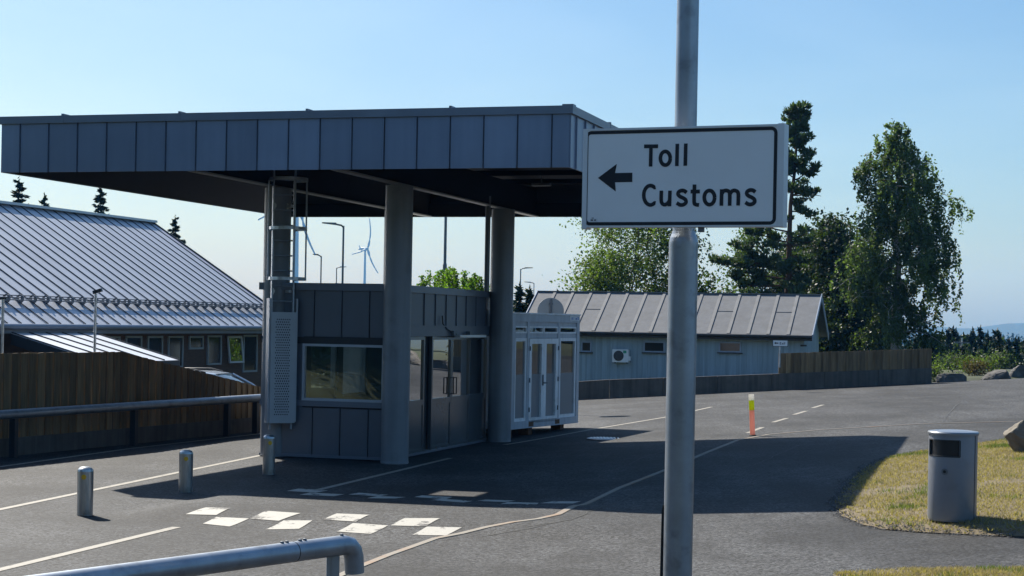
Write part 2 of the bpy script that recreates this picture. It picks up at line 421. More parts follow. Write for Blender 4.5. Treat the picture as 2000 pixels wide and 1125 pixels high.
# ------------------------------------------------------------------ mesh building
class MB:
    def __init__(s):
        s.v, s.f, s.sm, s.t = [], [], [], []
    def add(s, verts, faces, smooth=False, tint=1.0):
        o = len(s.v)
        s.v.extend([tuple(v) for v in verts])
        for f in faces:
            s.f.append([i + o for i in f]); s.sm.append(smooth); s.t.append(tint)
    def box(s, x0, x1, y0, y1, z0, z1, tint=1.0, T=None):
        vs = [Vector((x, y, z)) for z in (z0, z1) for y in (y0, y1) for x in (x0, x1)]
        if T is not None:
            vs = [T @ v for v in vs]
        s.add(vs, [(0, 2, 3, 1), (4, 5, 7, 6), (0, 1, 5, 4), (2, 6, 7, 3), (0, 4, 6, 2), (1, 3, 7, 5)], False, tint)
    def hexa(s, vs, tint=1.0):
        s.add(vs, [(0, 2, 3, 1), (4, 5, 7, 6), (0, 1, 5, 4), (2, 6, 7, 3), (0, 4, 6, 2), (1, 3, 7, 5)], False, tint)
    def bar(s, p0, p1, w, h, up=Vector((0, 0, 1)), tint=1.0):
        p0, p1 = Vector(p0), Vector(p1)
        d = (p1 - p0).normalized()
        x = d.cross(Vector(up))
        if x.length < 1e-5:
            x = d.cross(Vector((0, 1, 0)))
        x.normalize(); u = x.cross(d).normalized()
        vs = []
        for k in (-1, 1):
            for pp in (p0, p1):
                for q in (-1, 1):
                    vs.append(pp + x * q * w / 2 + u * k * h / 2)
        s.hexa(vs, tint)
    def tube(s, pts, r, n=16, caps=True, smooth=True, tint=1.0):
        pts = [Vector(p) for p in pts]
        rs = r if isinstance(r, (list, tuple)) else [r] * len(pts)
        rings, prev = [], None
        for i, p in enumerate(pts):
            d = (pts[min(i + 1, len(pts) - 1)] - pts[max(i - 1, 0)])
            d.normalize()
            if prev is None:
                ref = Vector((0, 0, 1)) if abs(d.z) < 0.9 else Vector((1, 0, 0))
                x = d.cross(ref).normalized()
            else:
                x = (prev - d * prev.dot(d)).normalized()
            prev = x
            y = d.cross(x)
            rings.append([p + (x * math.cos(2 * math.pi * k / n) + y * math.sin(2 * math.pi * k / n)) * rs[i] for k in range(n)])
        vs = [v for ring in rings for v in ring]
        fs = []
        for i in range(len(pts) - 1):
            for k in range(n):
                k2 = (k + 1) % n
                fs.append((i * n + k, i * n + k2, (i + 1) * n + k2, (i + 1) * n + k))
        s.add(vs, fs, smooth, tint)
        if caps:
            s.add(rings[0], [tuple(range(n))[::-1]], False, tint)
            s.add(rings[-1], [tuple(range(n))], False, tint)
    def lathe(s, prof, n=24, c=(0, 0, 0), a0=0.0, a1=2 * math.pi, smooth=True, tint=1.0):
        full = abs(a1 - a0 - 2 * math.pi) < 1e-6
        m = n if full else n + 1
        c = Vector(c)
        for i in range(len(prof) - 1):
            vs = []
            for (r, z) in (prof[i], prof[i + 1]):
                for k in range(m):
                    a = a0 + (a1 - a0) * k / n
                    vs.append(c + Vector((r * math.cos(a), r * math.sin(a), z)))
            fs = []
            for k in range(n):
                k2 = (k + 1) % m
                fs.append((k, k2, m + k2, m + k))
            s.add(vs, fs, smooth, tint)
    def prism(s, pts, vec, tint=1.0, smooth=False):
        pts = [Vector(p) for p in pts]; vec = Vector(vec); n = len(pts)
        s.add(pts, [tuple(range(n))[::-1]], False, tint)
        s.add([p + vec for p in pts], [tuple(range(n))], False, tint)
        vs = pts + [p + vec for p in pts]
        s.add(vs, [(i, (i + 1) % n, n + (i + 1) % n, n + i) for i in range(n)], smooth, tint)
    def frame_rect(s, fn, u0, u1, v0, v1, w, d0, d1):
        """four butted bars round a rectangle; fn(u, v, d) gives a point"""
        for (a, b, c, e) in ((u0, u1, v0, v0 + w), (u0, u1, v1 - w, v1), (u0, u0 + w, v0 + w, v1 - w), (u1 - w, u1, v0 + w, v1 - w)):
            s.hexa([fn(x, z, d) for z in (c, e) for d in (d0, d1) for x in (a, b)])
    def build(s, name, material, parent=None, attr=True):
        me = bpy.data.meshes.new(name)
        me.from_pydata(s.v, [], s.f)
        me.polygons.foreach_set("use_smooth", s.sm)
        if attr:
            a = me.attributes.new("tint", 'FLOAT', 'FACE')
            a.data.foreach_set("value", s.t)
        bm = bmesh.new(); bm.from_mesh(me)
        bmesh.ops.recalc_face_normals(bm, faces=bm.faces)
        bm.to_mesh(me); bm.free()
        me.materials.append(MATS[material])
        o = bpy.data.objects.new(name, me)
        COL.objects.link(o)
        if parent is not None:
            o.parent = parent
        return o

def tag(o, label=None, cat=None, group=None, kind=None):
    if label: o["label"] = label
    if cat: o["category"] = cat
    if group: o["group"] = group
    if kind: o["kind"] = kind
    return o

def empty(name, loc=(0, 0, 0), rz=0.0, label=None, cat=None, group=None):
    o = bpy.data.objects.new(name, None)
    COL.objects.link(o)
    o.empty_display_size = 0.2
    o.location = loc
    o.rotation_euler = (0, 0, rz)
    return tag(o, label, cat, group)

def copy_tree(o, parent=None):
    c = o.copy(); COL.objects.link(c)
    if parent is not None:
        c.parent = parent
    for ch in list(o.children):
        copy_tree(ch, c)
    return c

def one(name, mb, material, label=None, cat=None, group=None, kind=None):
    return tag(mb.build(name, material), label, cat, group, kind)

def ribbon(pts, width, lift, step=0.25, mb=None, tint=1.0, zf=None):
    """a painted strip draped on the ground"""
    zf = zf or ground_z
    mb = mb or MB()
    q = [pts[0]]
    for a, b in zip(pts[:-1], pts[1:]):
        n = max(1, int((Vector(b[:2]) - Vector(a[:2])).length / step))
        for i in range(1, n + 1):
            q.append(Vector(a).lerp(Vector(b), i / n))
    vs = []
    for i, p in enumerate(q):
        d = Vector(q[min(i + 1, len(q) - 1)][:2]) - Vector(q[max(i - 1, 0)][:2])
        d.normalize()
        n = Vector((-d.y, d.x))
        for k in (-1, 1):
            x, y = p[0] + n.x * k * width / 2, p[1] + n.y * k * width / 2
            vs.append((x, y, zf(x, y) + lift))
    mb.add(vs, [(2 * i, 2 * i + 1, 2 * i + 3, 2 * i + 2) for i in range(len(q) - 1)], True, tint)
    return mb

# ================================================================== GROUND
def terrain_z(x, y):
    """the land round and under the asphalt"""
    z = ground_z(x, y) if not (x < fence_x(y) - 0.05 and 5 < y < 70) else -0.55
    if y > 56:
        r = 0.065 * max(0, min(x, 26))
        z = min(z, r) - 11.0 * sstep(y, 58 + max(0, 20 - x) * 1.2, 150 + max(0, 20 - x) * 2)
    if x < -16 and y < 24 and x < fence_x(y) - 3:
        z += 2.6 * sstep(-x, 17, 27) * (1 - sstep(y, 14, 24))
    if y < -6:
        z += 5.5 * sstep(-y, 8, 34)
    if x > 30:
        z -= 2.0 * sstep(x, 30, 60) if y > -6 else 0
    return z

def grid_mesh(name, xs, ys, zf, material, smooth=True):
    nx, ny = len(xs), len(ys)
    vs = [(x, y, zf(x, y)) for y in ys for x in xs]
    fs = [(j * nx + i, j * nx + i + 1, (j + 1) * nx + i + 1, (j + 1) * nx + i) for j in range(ny - 1) for i in range(nx - 1)]
    mb = MB(); mb.add(vs, fs, smooth)
    return mb.build(name, material)

def lin(a, b, s):
    n = max(1, int(round((b - a) / s)))
    return [a + (b - a) * i / n for i in range(n)]

xs = [-9000, -5000, -2500, -1200, -600, -300] + lin(-160, -40, 12) + lin(-40, 40, 1.0) + lin(40, 160, 8) + [160, 300, 600, 1200, 2500, 5000, 9000]
ys = [-300, -160, -100] + lin(-80, 10, 4) + lin(10, 60, 1.0) + lin(60, 200, 4) + [200, 260, 400, 800, 1600, 3000, 5200]
def under_road(x, y):
    z = terrain_z(x, y)
    if fence_x(y) - 0.3 < x < 44.5 and -7 < y < 55.5:
        z -= 0.3
    return z
tag(grid_mesh("ground", xs, ys, under_road, "field"), "dry land falling away behind the car park", kind="structure")

# asphalt: one draped sheet from the fence footing to the far wall
mb = MB()
ry = lin(-6, 14, 1.0) + lin(14, 32, 0.15) + lin(32, 54.4, 0.4) + [54.4]
rs = [i / 190 for i in range(191)]
vs = []
for y in ry:
    x0, x1 = max(-14.0, fence_x(y)), 44.0
    if y > 46: x0 = fence_x(46)
    for s in rs:
        t = s * 1.0
        x = x0 + (x1 - x0) * (t ** 1.25)
        vs.append((x, y, ground_z(x, y)))
n = len(rs)
mb.add(vs, [(j * n + i, j * n + i + 1, (j + 1) * n + i + 1, (j + 1) * n + i) for j in range(len(ry) - 1) for i in range(n - 1)], True)
tag(mb.build("road", "asphalt_road"), "grey asphalt road and forecourt", kind="structure")

# painted lines
mb = MB()
def pix(pts):
    return [G(x, y) for x, y in pts]
for pts, w in (([(-80, 1012), (250, 943.5), (503, 891), (545, 883)], 0.11),
               ([(-80, 922), (0, 912), (250, 877), (503, 848), (580, 838)], 0.10),
               ([(-120, 1142), (345, 1030)], 0.12),
               ([(622, 957), (880, 895)], 0.11),
               ([(985, 869), (1150, 840), (1300, 815), (1390, 795)], 0.11),
               ([(1460, 846), (1489, 835)], 0.11), ([(1510, 825), (1537, 817)], 0.11),
               ([(1551, 810), (1574, 803)], 0.11), ([(1587, 797), (1607, 791)], 0.11)):
    ribbon(pix(pts), w, 0.005, mb=mb)
tag(mb.build("lane_marking", "line_paint"), "worn pale lane lines painted on the asphalt", kind="structure")

# hump squares
mb = MB()
def patch(corners, lift=0.006, n=8):
    c = [G(x, y) for x, y in corners]
    vs = []
    for j in range(n + 1):
        for i in range(n + 1):
            p = c[0].lerp(c[3], i / n).lerp(c[1].lerp(c[2], i / n), j / n)
            vs.append((p.x, p.y, ground_z(p.x, p.y) + lift))
    m = n + 1
    mb.add(vs, [(j * m + i, j * m + i + 1, (j + 1) * m + i + 1, (j + 1) * m + i) for j in range(n) for i in range(n)], True)
for s in ([(75, 417), (205, 373), (368, 377), (275, 422)], [(187, 478), (275, 435), (487, 445), (360, 497)],
          [(497, 445), (600, 395), (825, 410), (680, 460)], [(592, 516), (715, 457), (900, 458), (812, 512)],
          [(972, 452), (1060, 412), (1272, 421), (1185, 465)], [(1060, 530), (1165, 475), (1393, 490), (1280, 545)],
          [(1412, 490), (1500, 443), (1735, 443), (1640, 496)], [(1550, 552), (1645, 498), (1873, 503), (1770, 555)]):
    patch([(340 + x / 3.333, 880 + y / 3.333) for x, y in s])
for s in ([(0, 265), (75, 250), (270, 262), (190, 276)], [(80, 290), (150, 276), (375, 287), (310, 299)],
          [(400, 288), (470, 277), (665, 290), (600, 300)], [(520, 312), (590, 299), (775, 305), (700, 315)],
          [(830, 305), (880, 294), (1078, 305), (1040, 318)], [(940, 325), (1010, 317), (1220, 330), (1150, 340)],
          [(1230, 330), (1290, 321), (1490, 328), (1420, 337)], [(1380, 350), (1440, 337), (1640, 343), (1570, 355)],
          [(1650, 345), (1730, 333), (1915, 333), (1860, 347)]):
    patch([(560 + x / 3.333, 880 + y / 3.333) for x, y in s])
tag(mb.build("hump_marking", "square_paint"), "worn white squares painted on the speed hump", kind="structure")

# kerb
kerb_px = [(640, 1135), (700, 1108), (760, 1084), (850, 1052), (950, 1030), (1050, 1014), (1090, 1005), (1135, 987), (1210, 953),
           (1300, 918), (1380, 884), (1440, 860), (1500, 849), (1600, 840), (1800, 828), (2000, 823), (2200, 818)]
kp = pix(kerb_px)
mb = MB()
q = []
for a, b in zip(kp[:-1], kp[1:]):
    k = max(1, int((b - a).length / 0.3))
    q += [a.lerp(b, i / k) for i in range(k)]
q.append(kp[-1])
vs = []
for i, p in enumerate(q):
    d = (Vector(q[min(i + 1, len(q) - 1)][:2]) - Vector(q[max(i - 1, 0)][:2])).normalized()
    nn = Vector((-d.y, d.x))
    for off, h in ((0.052, -0.02), (0.045, 0.006), (-0.045, 0.008), (-0.052, -0.02)):
        x, y = p.x + nn.x * off, p.y + nn.y * off
        vs.append((x, y, ground_z(x, y) + h))
mb.add(vs, [(4 * i + k, 4 * i + k + 1, 4 * i + k + 5, 4 * i + k + 4) for i in range(len(q) - 1) for k in range(3)], False)
tag(mb.build("kerb", "kerb_paint"), "low worn kerb edging the road", kind="structure")

# tar seams and cracks
mb = MB()
rng = random.Random(4)
def wig(pts, amp):
    out = []
    for a, b in zip(pts[:-1], pts[1:]):
        k = max(2, int((b - a).length / 0.25))
        for i in range(k):
            p = a.lerp(b, i / k)
            out.append(p + Vector((rng.uniform(-amp, amp), rng.uniform(-amp, amp), 0)))
    return out + [pts[-1]]
for pts, w, amp in (([(1840, 826), (1852, 808), (1866, 793), (1880, 785)], 0.035, 0.025),
                    ([(1300, 888), (1360, 866), (1400, 852), (1450, 842), (1500, 838)], 0.02, 0.02),
                    ([(1000, 945), (1150, 940), (1260, 892), (1300, 880)], 0.02, 0.03),
                    ([(1030, 1030), (1110, 1016), (1160, 996), (1260, 952)], 0.022, 0.03),
                    ([(1380, 935), (1480, 905), (1560, 870)], 0.02, 0.03),
                    ([(940, 1048), (1040, 1032), (1100, 1018)], 0.018, 0.02),
                    ([(1800, 776), (1840, 775), (1880, 773)], 0.22, 0.04)):
    ribbon(wig(pix(pts), amp), w, 0.004, mb=mb)
tag(mb.build("asphalt_seam", "seam_tar"), "dark tar seams and cracks in the asphalt", kind="structure")

# drain cover in the shade of the cabin
mb = MB()
g = G(1181, 857)
mb.lathe([(0, 0.012), (0.36, 0.012), (0.38, 0.002)], 28, (g.x, g.y, g.z))
o = one("drain_cover", mb, "galvanised_dull", "round ribbed drain cover set in the road beside the white cabin", "drain cover")
mb = MB()
for i in range(-4, 5):
    w = math.sqrt(max(0.02, 0.30 ** 2 - (i * 0.07) ** 2))
    mb.box(g.x + i * 0.07 - 0.018, g.x + i * 0.07 + 0.018, g.y - w, g.y + w, g.z + 0.013, g.z + 0.022)
mb.build("rib", "aluminium", o)

# ------------------------------------------------------------------ grass islands
def island(px_pts, name, material, mound, label, step=0.14):
    b = [G(x, y) for x, y in px_pts]
    poly = [Vector((p.x, p.y)) for p in b]
    # densify and wobble the edge
    q = []
    rng = random.Random(3)
    for i, p in enumerate(poly):
        r = poly[(i + 1) % len(poly)]
        k = max(1, int((r - p).length / 0.12))
        for j in range(k):
            v = p.lerp(r, j / k)
            q.append(v + Vector((rng.uniform(-.025, .025), rng.uniform(-.025, .025))))
    x0, x1 = min(p.x for p in q), max(p.x for p in q)
    y0, y1 = min(p.y for p in q), max(p.y for p in q)
    def inside(x, y):
        c = False
        for i in range(len(q)):
            a, bb = q[i], q[i - 1]
            if (a.y > y) != (bb.y > y) and x < (bb.x - a.x) * (y - a.y) / (bb.y - a.y) + a.x:
                c = not c
        return c
    qa = np.array([(p.x, p.y) for p in q])
    def edge_d(x, y):
        return float(np.sqrt(((qa - (x, y)) ** 2).sum(1)).min())
    pts = list(q)
    y = y0
    while y < y1:
        x = x0
        while x < x1:
            xx, yy = x + rng.uniform(-.04, .04), y + rng.uniform(-.04, .04)
            if inside(xx, yy) and edge_d(xx, yy) > 0.08:
                pts.append(Vector((xx, yy)))
            x += step
        y += step
    ne = len(q)
    r = delaunay_2d_cdt(pts, [(i, (i + 1) % ne) for i in range(ne)], [], 1, 1e-5)
    def z(x, y):
        d = edge_d(x, y)
        return ground_z(x, y) + 0.012 + mound * (1 - math.exp(-d / 0.9)) + 0.03 * sstep(d, 0, 0.15)
    mb = MB()
    vz = [(v.x, v.y, z(v.x, v.y)) for v in r[0]]
    mb.add(vz, [tuple(f) for f in r[2]], True)
    tag(mb.build(name, material), label, kind="structure")
    return inside, z, (x0, x1, y0, y1), edge_d, q

isl_px = [(1634, 992), (1638, 972), (1655, 947), (1690, 917), (1730, 899), (1790, 888), (1850, 879), (1930, 869), (1990, 859), (2080, 850), (2300, 880),
          (2300, 1048), (2000, 1050), (1900, 1046), (1800, 1041), (1720, 1034), (1680, 1025), (1645, 1008)]
isl = island(isl_px, "verge", "soil", 0.13, "dry earth of the grass island by the footpath")
isl2 = island([(1630, 1126), (1700, 1119), (1800, 1117), (2000, 1116), (2200, 1114), (2200, 1150), (1620, 1150)], "verge", "soil", 0.04, "dry earth verge in front of the footpath")

def soft_noise(seed):
    r = np.random.RandomState(seed)
    ks = r.normal(size=(24, 2)) * 1.7; ph = r.uniform(0, 6.3, 24)
    return lambda x, y: float(np.sin(ks[:, 0] * x + ks[:, 1] * y + ph).sum() / 5)
gn = soft_noise(5); gn2 = soft_noise(8)
def blades(isls, count, green, seed):
    rng = random.Random(seed)
    v, f, t = [], [], []
    for (inside, zf, bb, ed, q), cnt in zip(isls, count):
        k = 0
        zc = {}
        while k < cnt:
            x, y = rng.uniform(bb[0], min(bb[1], 11.0)), rng.uniform(bb[2], bb[3])
            if not inside(x, y): continue
            gval = 0.75 * gn(x * 1.3, y * 1.3) + 0.6 * gn2(x * 3.1, y * 3.1) + rng.gauss(0, 0.35)
            if (gval > 0.8) != green: continue
            key = (round(x, 1), round(y, 1))
            if key not in zc: zc[key] = (zf(x, y), ed(x, y))
            z, e = zc[key]
            if e < 0.10 and rng.random() < 0.6: continue
            bare = gn2(x * 1.3 + 4, y * 1.3)
            if not green and bare > 0.9 and rng.random() < 0.7: continue
            k += 1
            h = rng.uniform(0.018, 0.042) * (1.5 if green else 1.0) * (0.6 + 0.4 * min(1, e / 0.3))
            a = rng.uniform(0, 6.283); lean = rng.uniform(0.2, 1.2 if green else 2.4) * h
            w = rng.uniform(0.003, 0.007)
            ca, sa = math.cos(a), math.sin(a)
            o = len(v)
            v += [(x - sa * w, y + ca * w, z - 0.01), (x + sa * w, y - ca * w, z - 0.01), (x + ca * lean, y + sa * lean, z + h)]
            f.append((o, o + 1, o + 2)); t.append(rng.uniform(0.65, 1.35))
    mb = MB(); mb.v, mb.f, mb.t, mb.sm = v, f, t, [False] * len(f)
    return mb
tag(blades((isl, isl2), (84000, 9000), False, 1).build("grass", "grass_blade"), "dry yellow grass on the island", kind="stuff")
tag(blades((isl, isl2), (16000, 1200), True, 2).build("grass", "grass_green"), "green grass tufts among the dry grass", kind="stuff")
# loose gravel along the island's edge
mb = MB(); rng = random.Random(9)
def pebble(x, y, z, r):
    vs = [(x + r * rng.uniform(.6, 1), y, z), (x, y + r * rng.uniform(.6, 1), z), (x - r * rng.uniform(.6, 1), y, z), (x, y - r * rng.uniform(.6, 1), z), (x + rng.uniform(-.2, .2) * r, y, z + r * rng.uniform(.5, .9)), (x, y, z - r * .3)]
    mb.add(vs, [(0, 1, 4), (1, 2, 4), (2, 3, 4), (3, 0, 4), (1, 0, 5), (2, 1, 5), (3, 2, 5), (0, 3, 5)], False, rng.uniform(0.5, 1.5))
band = [G(x, y) for x, y in [(1640, 1000), (1636, 975), (1655, 945), (1690, 914), (1730, 896), (1780, 887), (1830, 880)]]
for a, b in zip(band[:-1], band[1:]):
    for _ in range(int((b - a).length * 200)):
        p = a.lerp(b, rng.random())
        x, y = p.x + rng.gauss(0.03, 0.07), p.y + rng.gauss(-0.02, 0.07)
        pebble(x, y, ground_z(x, y) + 0.012 + (isl[1](x, y) - ground_z(x, y) if isl[0](x, y) else 0), rng.uniform(0.008, 0.022))
band = [G(x, y) for x, y in [(1640, 1004), (1660, 1018), (1720, 1034), (1850, 1044), (2010, 1051)]]
for a, b in zip(band[:-1], band[1:]):
    for _ in range(int((b - a).length * 200)):
        p = a.lerp(b, rng.random())
        x, y = p.x + rng.gauss(0, 0.05), p.y + rng.gauss(0.03, 0.06)
        pebble(x, y, ground_z(x, y) + 0.01 + (isl[1](x, y) - ground_z(x, y) if isl[0](x, y) else 0), rng.uniform(0.006, 0.016))
tag(mb.build("gravel", "gravel"), "loose grey gravel along the edge of the grass", kind="stuff")

# ================================================================== CANOPY
A0, A1, B0, B1, Z0, Z1 = -6.09, 3.9, -3.0, 8.7, 4.9, 5.845
can = empty("canopy", (BF.ox, BF.oy, 0), TH, "wide flat canopy clad in dark grey metal on round columns, over the toll booth", "canopy")
CAPH = 0.125
def fascia(p0, p1, out, first, pitch):
    """clad side of the canopy between two corners, panels proud of a dark backing"""
    mb, bk = MB(), MB()
    p0, p1, out = Vector(p0), Vector(p1), Vector(out)
    d = (p1 - p0); Ln = d.length; d.normalize()
    def hx(m, s0, s1, o0, o1, z0, z1, t=1.0):
        m.hexa([p0 + d * s + out * oo + Vector((0, 0, z)) for z in (z0, z1) for oo in (o0, o1) for s in (s0, s1)], t)
    hx(bk, 0.03, Ln - 0.03, -0.05, 0.0, Z0 + 0.01, Z1 - 0.02)
    s = [0.0, first]
    while s[-1] + pitch < Ln - 0.15: s.append(s[-1] + pitch)
    s.append(Ln)
    for a, b in zip(s[:-1], s[1:]):
        g0 = 0.0 if a == 0 else 0.013
        g1 = 0.0 if b == Ln else 0.013
        hx(mb, a + g0, b - g1, 0.0, 0.02, Z0, Z1 - CAPH, random.Random(int(a * 100)).uniform(.9, 1.1))
        if b != Ln:
            hx(mb, b - 0.012, b - 0.004, 0.0, 0.045, Z0 + 0.004, Z1 - CAPH - 0.01)
    f = mb.build("fascia", "zinc_fascia", can)
    bk.build("fascia_backing", "zinc_dark", f)
fascia((A0, B0, 0), (A1, B0, 0), (0, -1, 0), 0.36, 0.55)
fascia((A1, B0 + 0.003, 0), (A1, B1, 0), (1, 0, 0), 0.30, 0.55)
fascia((A1, B1, 0), (A0, B1, 0), (0, 1, 0), 0.3, 0.55)
fascia((A0, B1, 0), (A0, B0 + 0.003, 0), (-1, 0, 0), 0.3, 0.55)
cap = MB()
for (x0, x1, y0, y1) in ((A0 - .06, A1 + .06, B0 - .06, B0 + .12), (A0 - .06, A1 + .06, B1 - .12, B1 + .06), (A0 - .06, A0 + .12, B0 + .12, B1 - .12), (A1 - .12, A1 + .06, B0 + .12, B1 - .12)):
    cap.box(x0, x1, y0, y1, Z1 - CAPH, Z1)
for a in (-4.9, -2.72, -.45, 1.98):
    cap.box(a - .02, a + .02, B0 - .064, B0 + .124, Z1 - CAPH - .003, Z1 + .03)
for b in (-.6, 1.8, 4.2, 6.6):
    cap.box(A1 - .124, A1 + .064, b - .02, b + .02, Z1 - CAPH - .003, Z1 + .03)
cap.box(A1 - .11, A1 + .064, B0 - .064, B0 + .11, Z1 - .05, Z1 + .02)
cap.build("coping", "zinc_cap", can)
# roof deck with an open hatch above the ladder
HA, HB = -2.17, -.6
h0, h1, k0, k1 = HA - .46, HA + .46, HB - .42, HB + .42
mb = MB()
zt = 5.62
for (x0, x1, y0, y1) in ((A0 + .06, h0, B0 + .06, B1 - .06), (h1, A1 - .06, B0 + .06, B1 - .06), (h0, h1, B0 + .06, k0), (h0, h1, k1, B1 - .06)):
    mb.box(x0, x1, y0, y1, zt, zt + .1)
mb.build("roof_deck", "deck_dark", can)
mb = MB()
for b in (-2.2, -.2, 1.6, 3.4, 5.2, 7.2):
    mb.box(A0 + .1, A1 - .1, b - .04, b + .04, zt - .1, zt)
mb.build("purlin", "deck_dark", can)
for a in (-2.52, 0.02):
    mb = MB()
    mb.box(a - .09, a + .09, B0 + .06, B1 - .06, Z0 - .005, Z0 + .02)
    bmo = mb.build("beam", "beam_paint", can)
    mb = MB()
    mb.box(a - .012, a + .012, B0 + .06, B1 - .06, Z0 + .021, zt - .1)
    mb.build("beam_web", "deck_dark", bmo)
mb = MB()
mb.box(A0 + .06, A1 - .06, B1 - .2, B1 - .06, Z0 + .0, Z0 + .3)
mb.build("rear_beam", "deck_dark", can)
for (a, b) in ((0.0, 0.0), (-2.53, 0.42), (0.03, 6.1), (-2.5, 6.4)):
    mb = MB()
    mb.tube([(a, b, -.05), (a, b, Z0 - .01)], 0.245, 36, True)
    mb.lathe([(0.252, 0.0), (0.252, 0.012), (0.245, 0.03)], 36, (a, b, 0))
    mb.build("column", "column_paint", can)
mb = MB()
mb.tube([(0.0, 5.15, 3.14), (0.0, 5.15, 5.1)], 0.055, 12)
mb.build("downpipe", "lamp_metal", can)
for (a, b, ang) in ((-3.6, -.3, 0.1), (1.9, 1.4, 0.1), (-1.2, 2.6, 0.1), (1.0, 5.6, .1)):
    mb = MB()
    mb.box(a - .2, a + .2, b - .04, b + .04, 5.34, 5.4)
    mb.bar((a, b, 5.4), (a, b, 5.6), .02, .02)
    mb.build("soffit_lamp", "lamp_metal", can)
mb = MB()
mb.box(2.3, 2.75, B1 - .3, B1 - .02, Z1, Z1 + .12)
mb.build("roof_outlet", "zinc_cap", can)
# hatch upstand
mb = MB()
mb.frame_rect(lambda u, v, d: Vector((u, v, d)), h0 - .05, h1 + .05, k0 - .05, k1 + .05, .05, zt + .1, zt + .28)
mb.build("hatch_frame", "zinc_cap", can)

# ================================================================== BOOTH
booth = empty("toll_booth", (BF.ox, BF.oy, 0), TH, "dark grey metal clad booth with a wide window and glazed doors under the canopy", "booth")
WA0, WA1, WB0, WB1, WH = -2.75, -0.25, 0.3, 6.3, 3.16
def front(px, py): return BF.hit_b(WB0, px, py)
def side(px, py): return BF.hit_a(WA1, px, py)
# front wall: bottom cladding, window, top cladding
wl, wr = front(590, 780)[0], front(748, 780)[0] + .02
wz0, wz1 = 1.03, 2.06
T = 0.02
mb = MB(); bk = MB()
bk.box(WA0, WA1, WB0 + .03, WB0 + .15, .05, wz0 - .05)
bk.box(WA0, WA1, WB0 + .03, WB0 + .15, wz1 + .05, WH - .02)
bk.box(WA0, wl, WB0 + .03, WB0 + .15, wz0 - .05, wz1 + .05)
bk.box(wr, WA1, WB0 + .03, WB0 + .15, wz0 - .05, wz1 + .05)
def clad_front(z0, z1, pxs, zy):
    xs = [WA0] + [front(p, zy)[0] for p in pxs] + [WA1]
    for a, b in zip(xs[:-1], xs[1:]):
        mb.box(a + .008, b - .008, WB0, WB0 + .03, z0, z1)
        mb.box(b - .012, b - .006, WB0 - .02, WB0, z0, z1)
clad_front(2.19, WH - .13, (614, 668, 722), 620)
clad_front(.05, .9, (610, 664, 719), 840)
mb.box(WA0, wl - .005, WB0, WB0 + .03, .9, 2.19)
mb.box(wr + .005, WA1, WB0, WB0 + .03, .9, 2.19)
# side wall upper cladding
sx = [WB0 + .001] + [side(p, 610)[0] for p in (828, 850, 871, 891, 910, 929, 947)] + [WB1]
for a, b in zip(sx[:-1], sx[1:]):
    mb.box(WA1 - .03, WA1, a + .008, b - .008, 2.42, WH - .13)
    mb.box(WA1, WA1 + .02, b - .012, b - .006, 2.42, WH - .13)
bk.box(WA1 - .15, WA1 - .03, WB0 + .15, WB1, 2.22, WH - .02)
# other two walls and corner
bk.box(WA0, WA0 + .12, WB0 + .15, WB1, .05, .95)
bk.box(WA0, WA0 + .12, WB0 + .15, WB1, 2.1, WH - .02)
for b0, b1 in ((WB0 + .15, .7), (2.0, 2.3), (3.6, 3.9), (5.2, WB1)):
    bk.box(WA0, WA0 + .12, b0, b1, .95, 2.1)
bk.box(WA0 + .12, WA1 - .15, WB1 - .15, WB1, .05, .9)
bk.box(WA0 + .12, WA1 - .15, WB1 - .15, WB1, 2.1, WH - .02)
bk.box(WA0 + .12, WA1 - .15, WB1 - .15, WB1, .9, 2.1)
wall = mb.build("wall", "zinc_cladding", booth)
bk.build("wall_core", "zinc_dark", wall)
mb = MB()
mb.box(WA0 - .05, WA1 + .05, WB0 - .05, WB0 + .2, WH - .13, WH)
mb.box(WA1 - .2, WA1 + .05, WB0 + .2, WB1 + .05, WH - .13, WH)
mb.box(WA0 - .05, WA0 + .2, WB0 + .2, WB1 + .05, WH - .13, WH)
mb.box(-1.3, -1.28, WB0 - .053, WB0 + .203, WH - .133, WH + .004)
mb.build("coping", "zinc_cap", booth)
mb = MB(); mb.box(WA0 + .1, WA1 - .1, WB0 + .1, WB1 - .1, WH - .3, WH - .2)
mb.build("roof", "deck_dark", booth)
mb = MB(); mb.box(WA0 + .02, WA1 - .02, WB0 + .16, WB1 - .02, .0, .06)
mb.box(WA0 + .12, WA1 - .15, WB0 + .15, WB1 - .15, WH - .62, WH - .56)
mb.build("interior", "interior_wall", booth)
# plinth, sill and head bands
mb = MB()
mb.box(WA0, WA1 + .02, WB0 - .03, WB0 + .05, .0, .05)
mb.build("plinth", "zinc_cap", booth)
mb = MB()
mb.box(WA0, WA1 + .01, WB0 - .05, WB0 + .0, wz0 - .1, wz0 - .045)
mb.box(WA0, WA1 + .01, WB0 - .03, WB0 + .0, wz0 - .045, wz0 - .0)
mb.build("sill", "zinc_cap", booth)
mb = MB()
mb.box(WA0, WA1 + .01, WB0 - .05, WB0, wz1 + .075, wz1 + .12)
mb.box(WA0, WA1 + .01, WB0 - .02, WB0, wz1 + .0, wz1 + .075)
mb.build("head_band", "zinc_dark", booth)
# front window
mb = MB()
mb.frame_rect(lambda u, v, d: Vector((u, d, v)), wl, wr, wz0, wz1, .045, WB0 - .025, WB0 + .06)
win = mb.build("window", "frame_light", booth)
mb = MB(); mb.add([(wl + .04, WB0 + .02, wz0 + .04), (wr - .04, WB0 + .02, wz0 + .04), (wr - .04, WB0 + .02, wz1 - .04), (wl + .04, WB0 + .02, wz1 - .04)], [(0, 1, 2, 3)])
mb.build("pane", "window_glass", win)
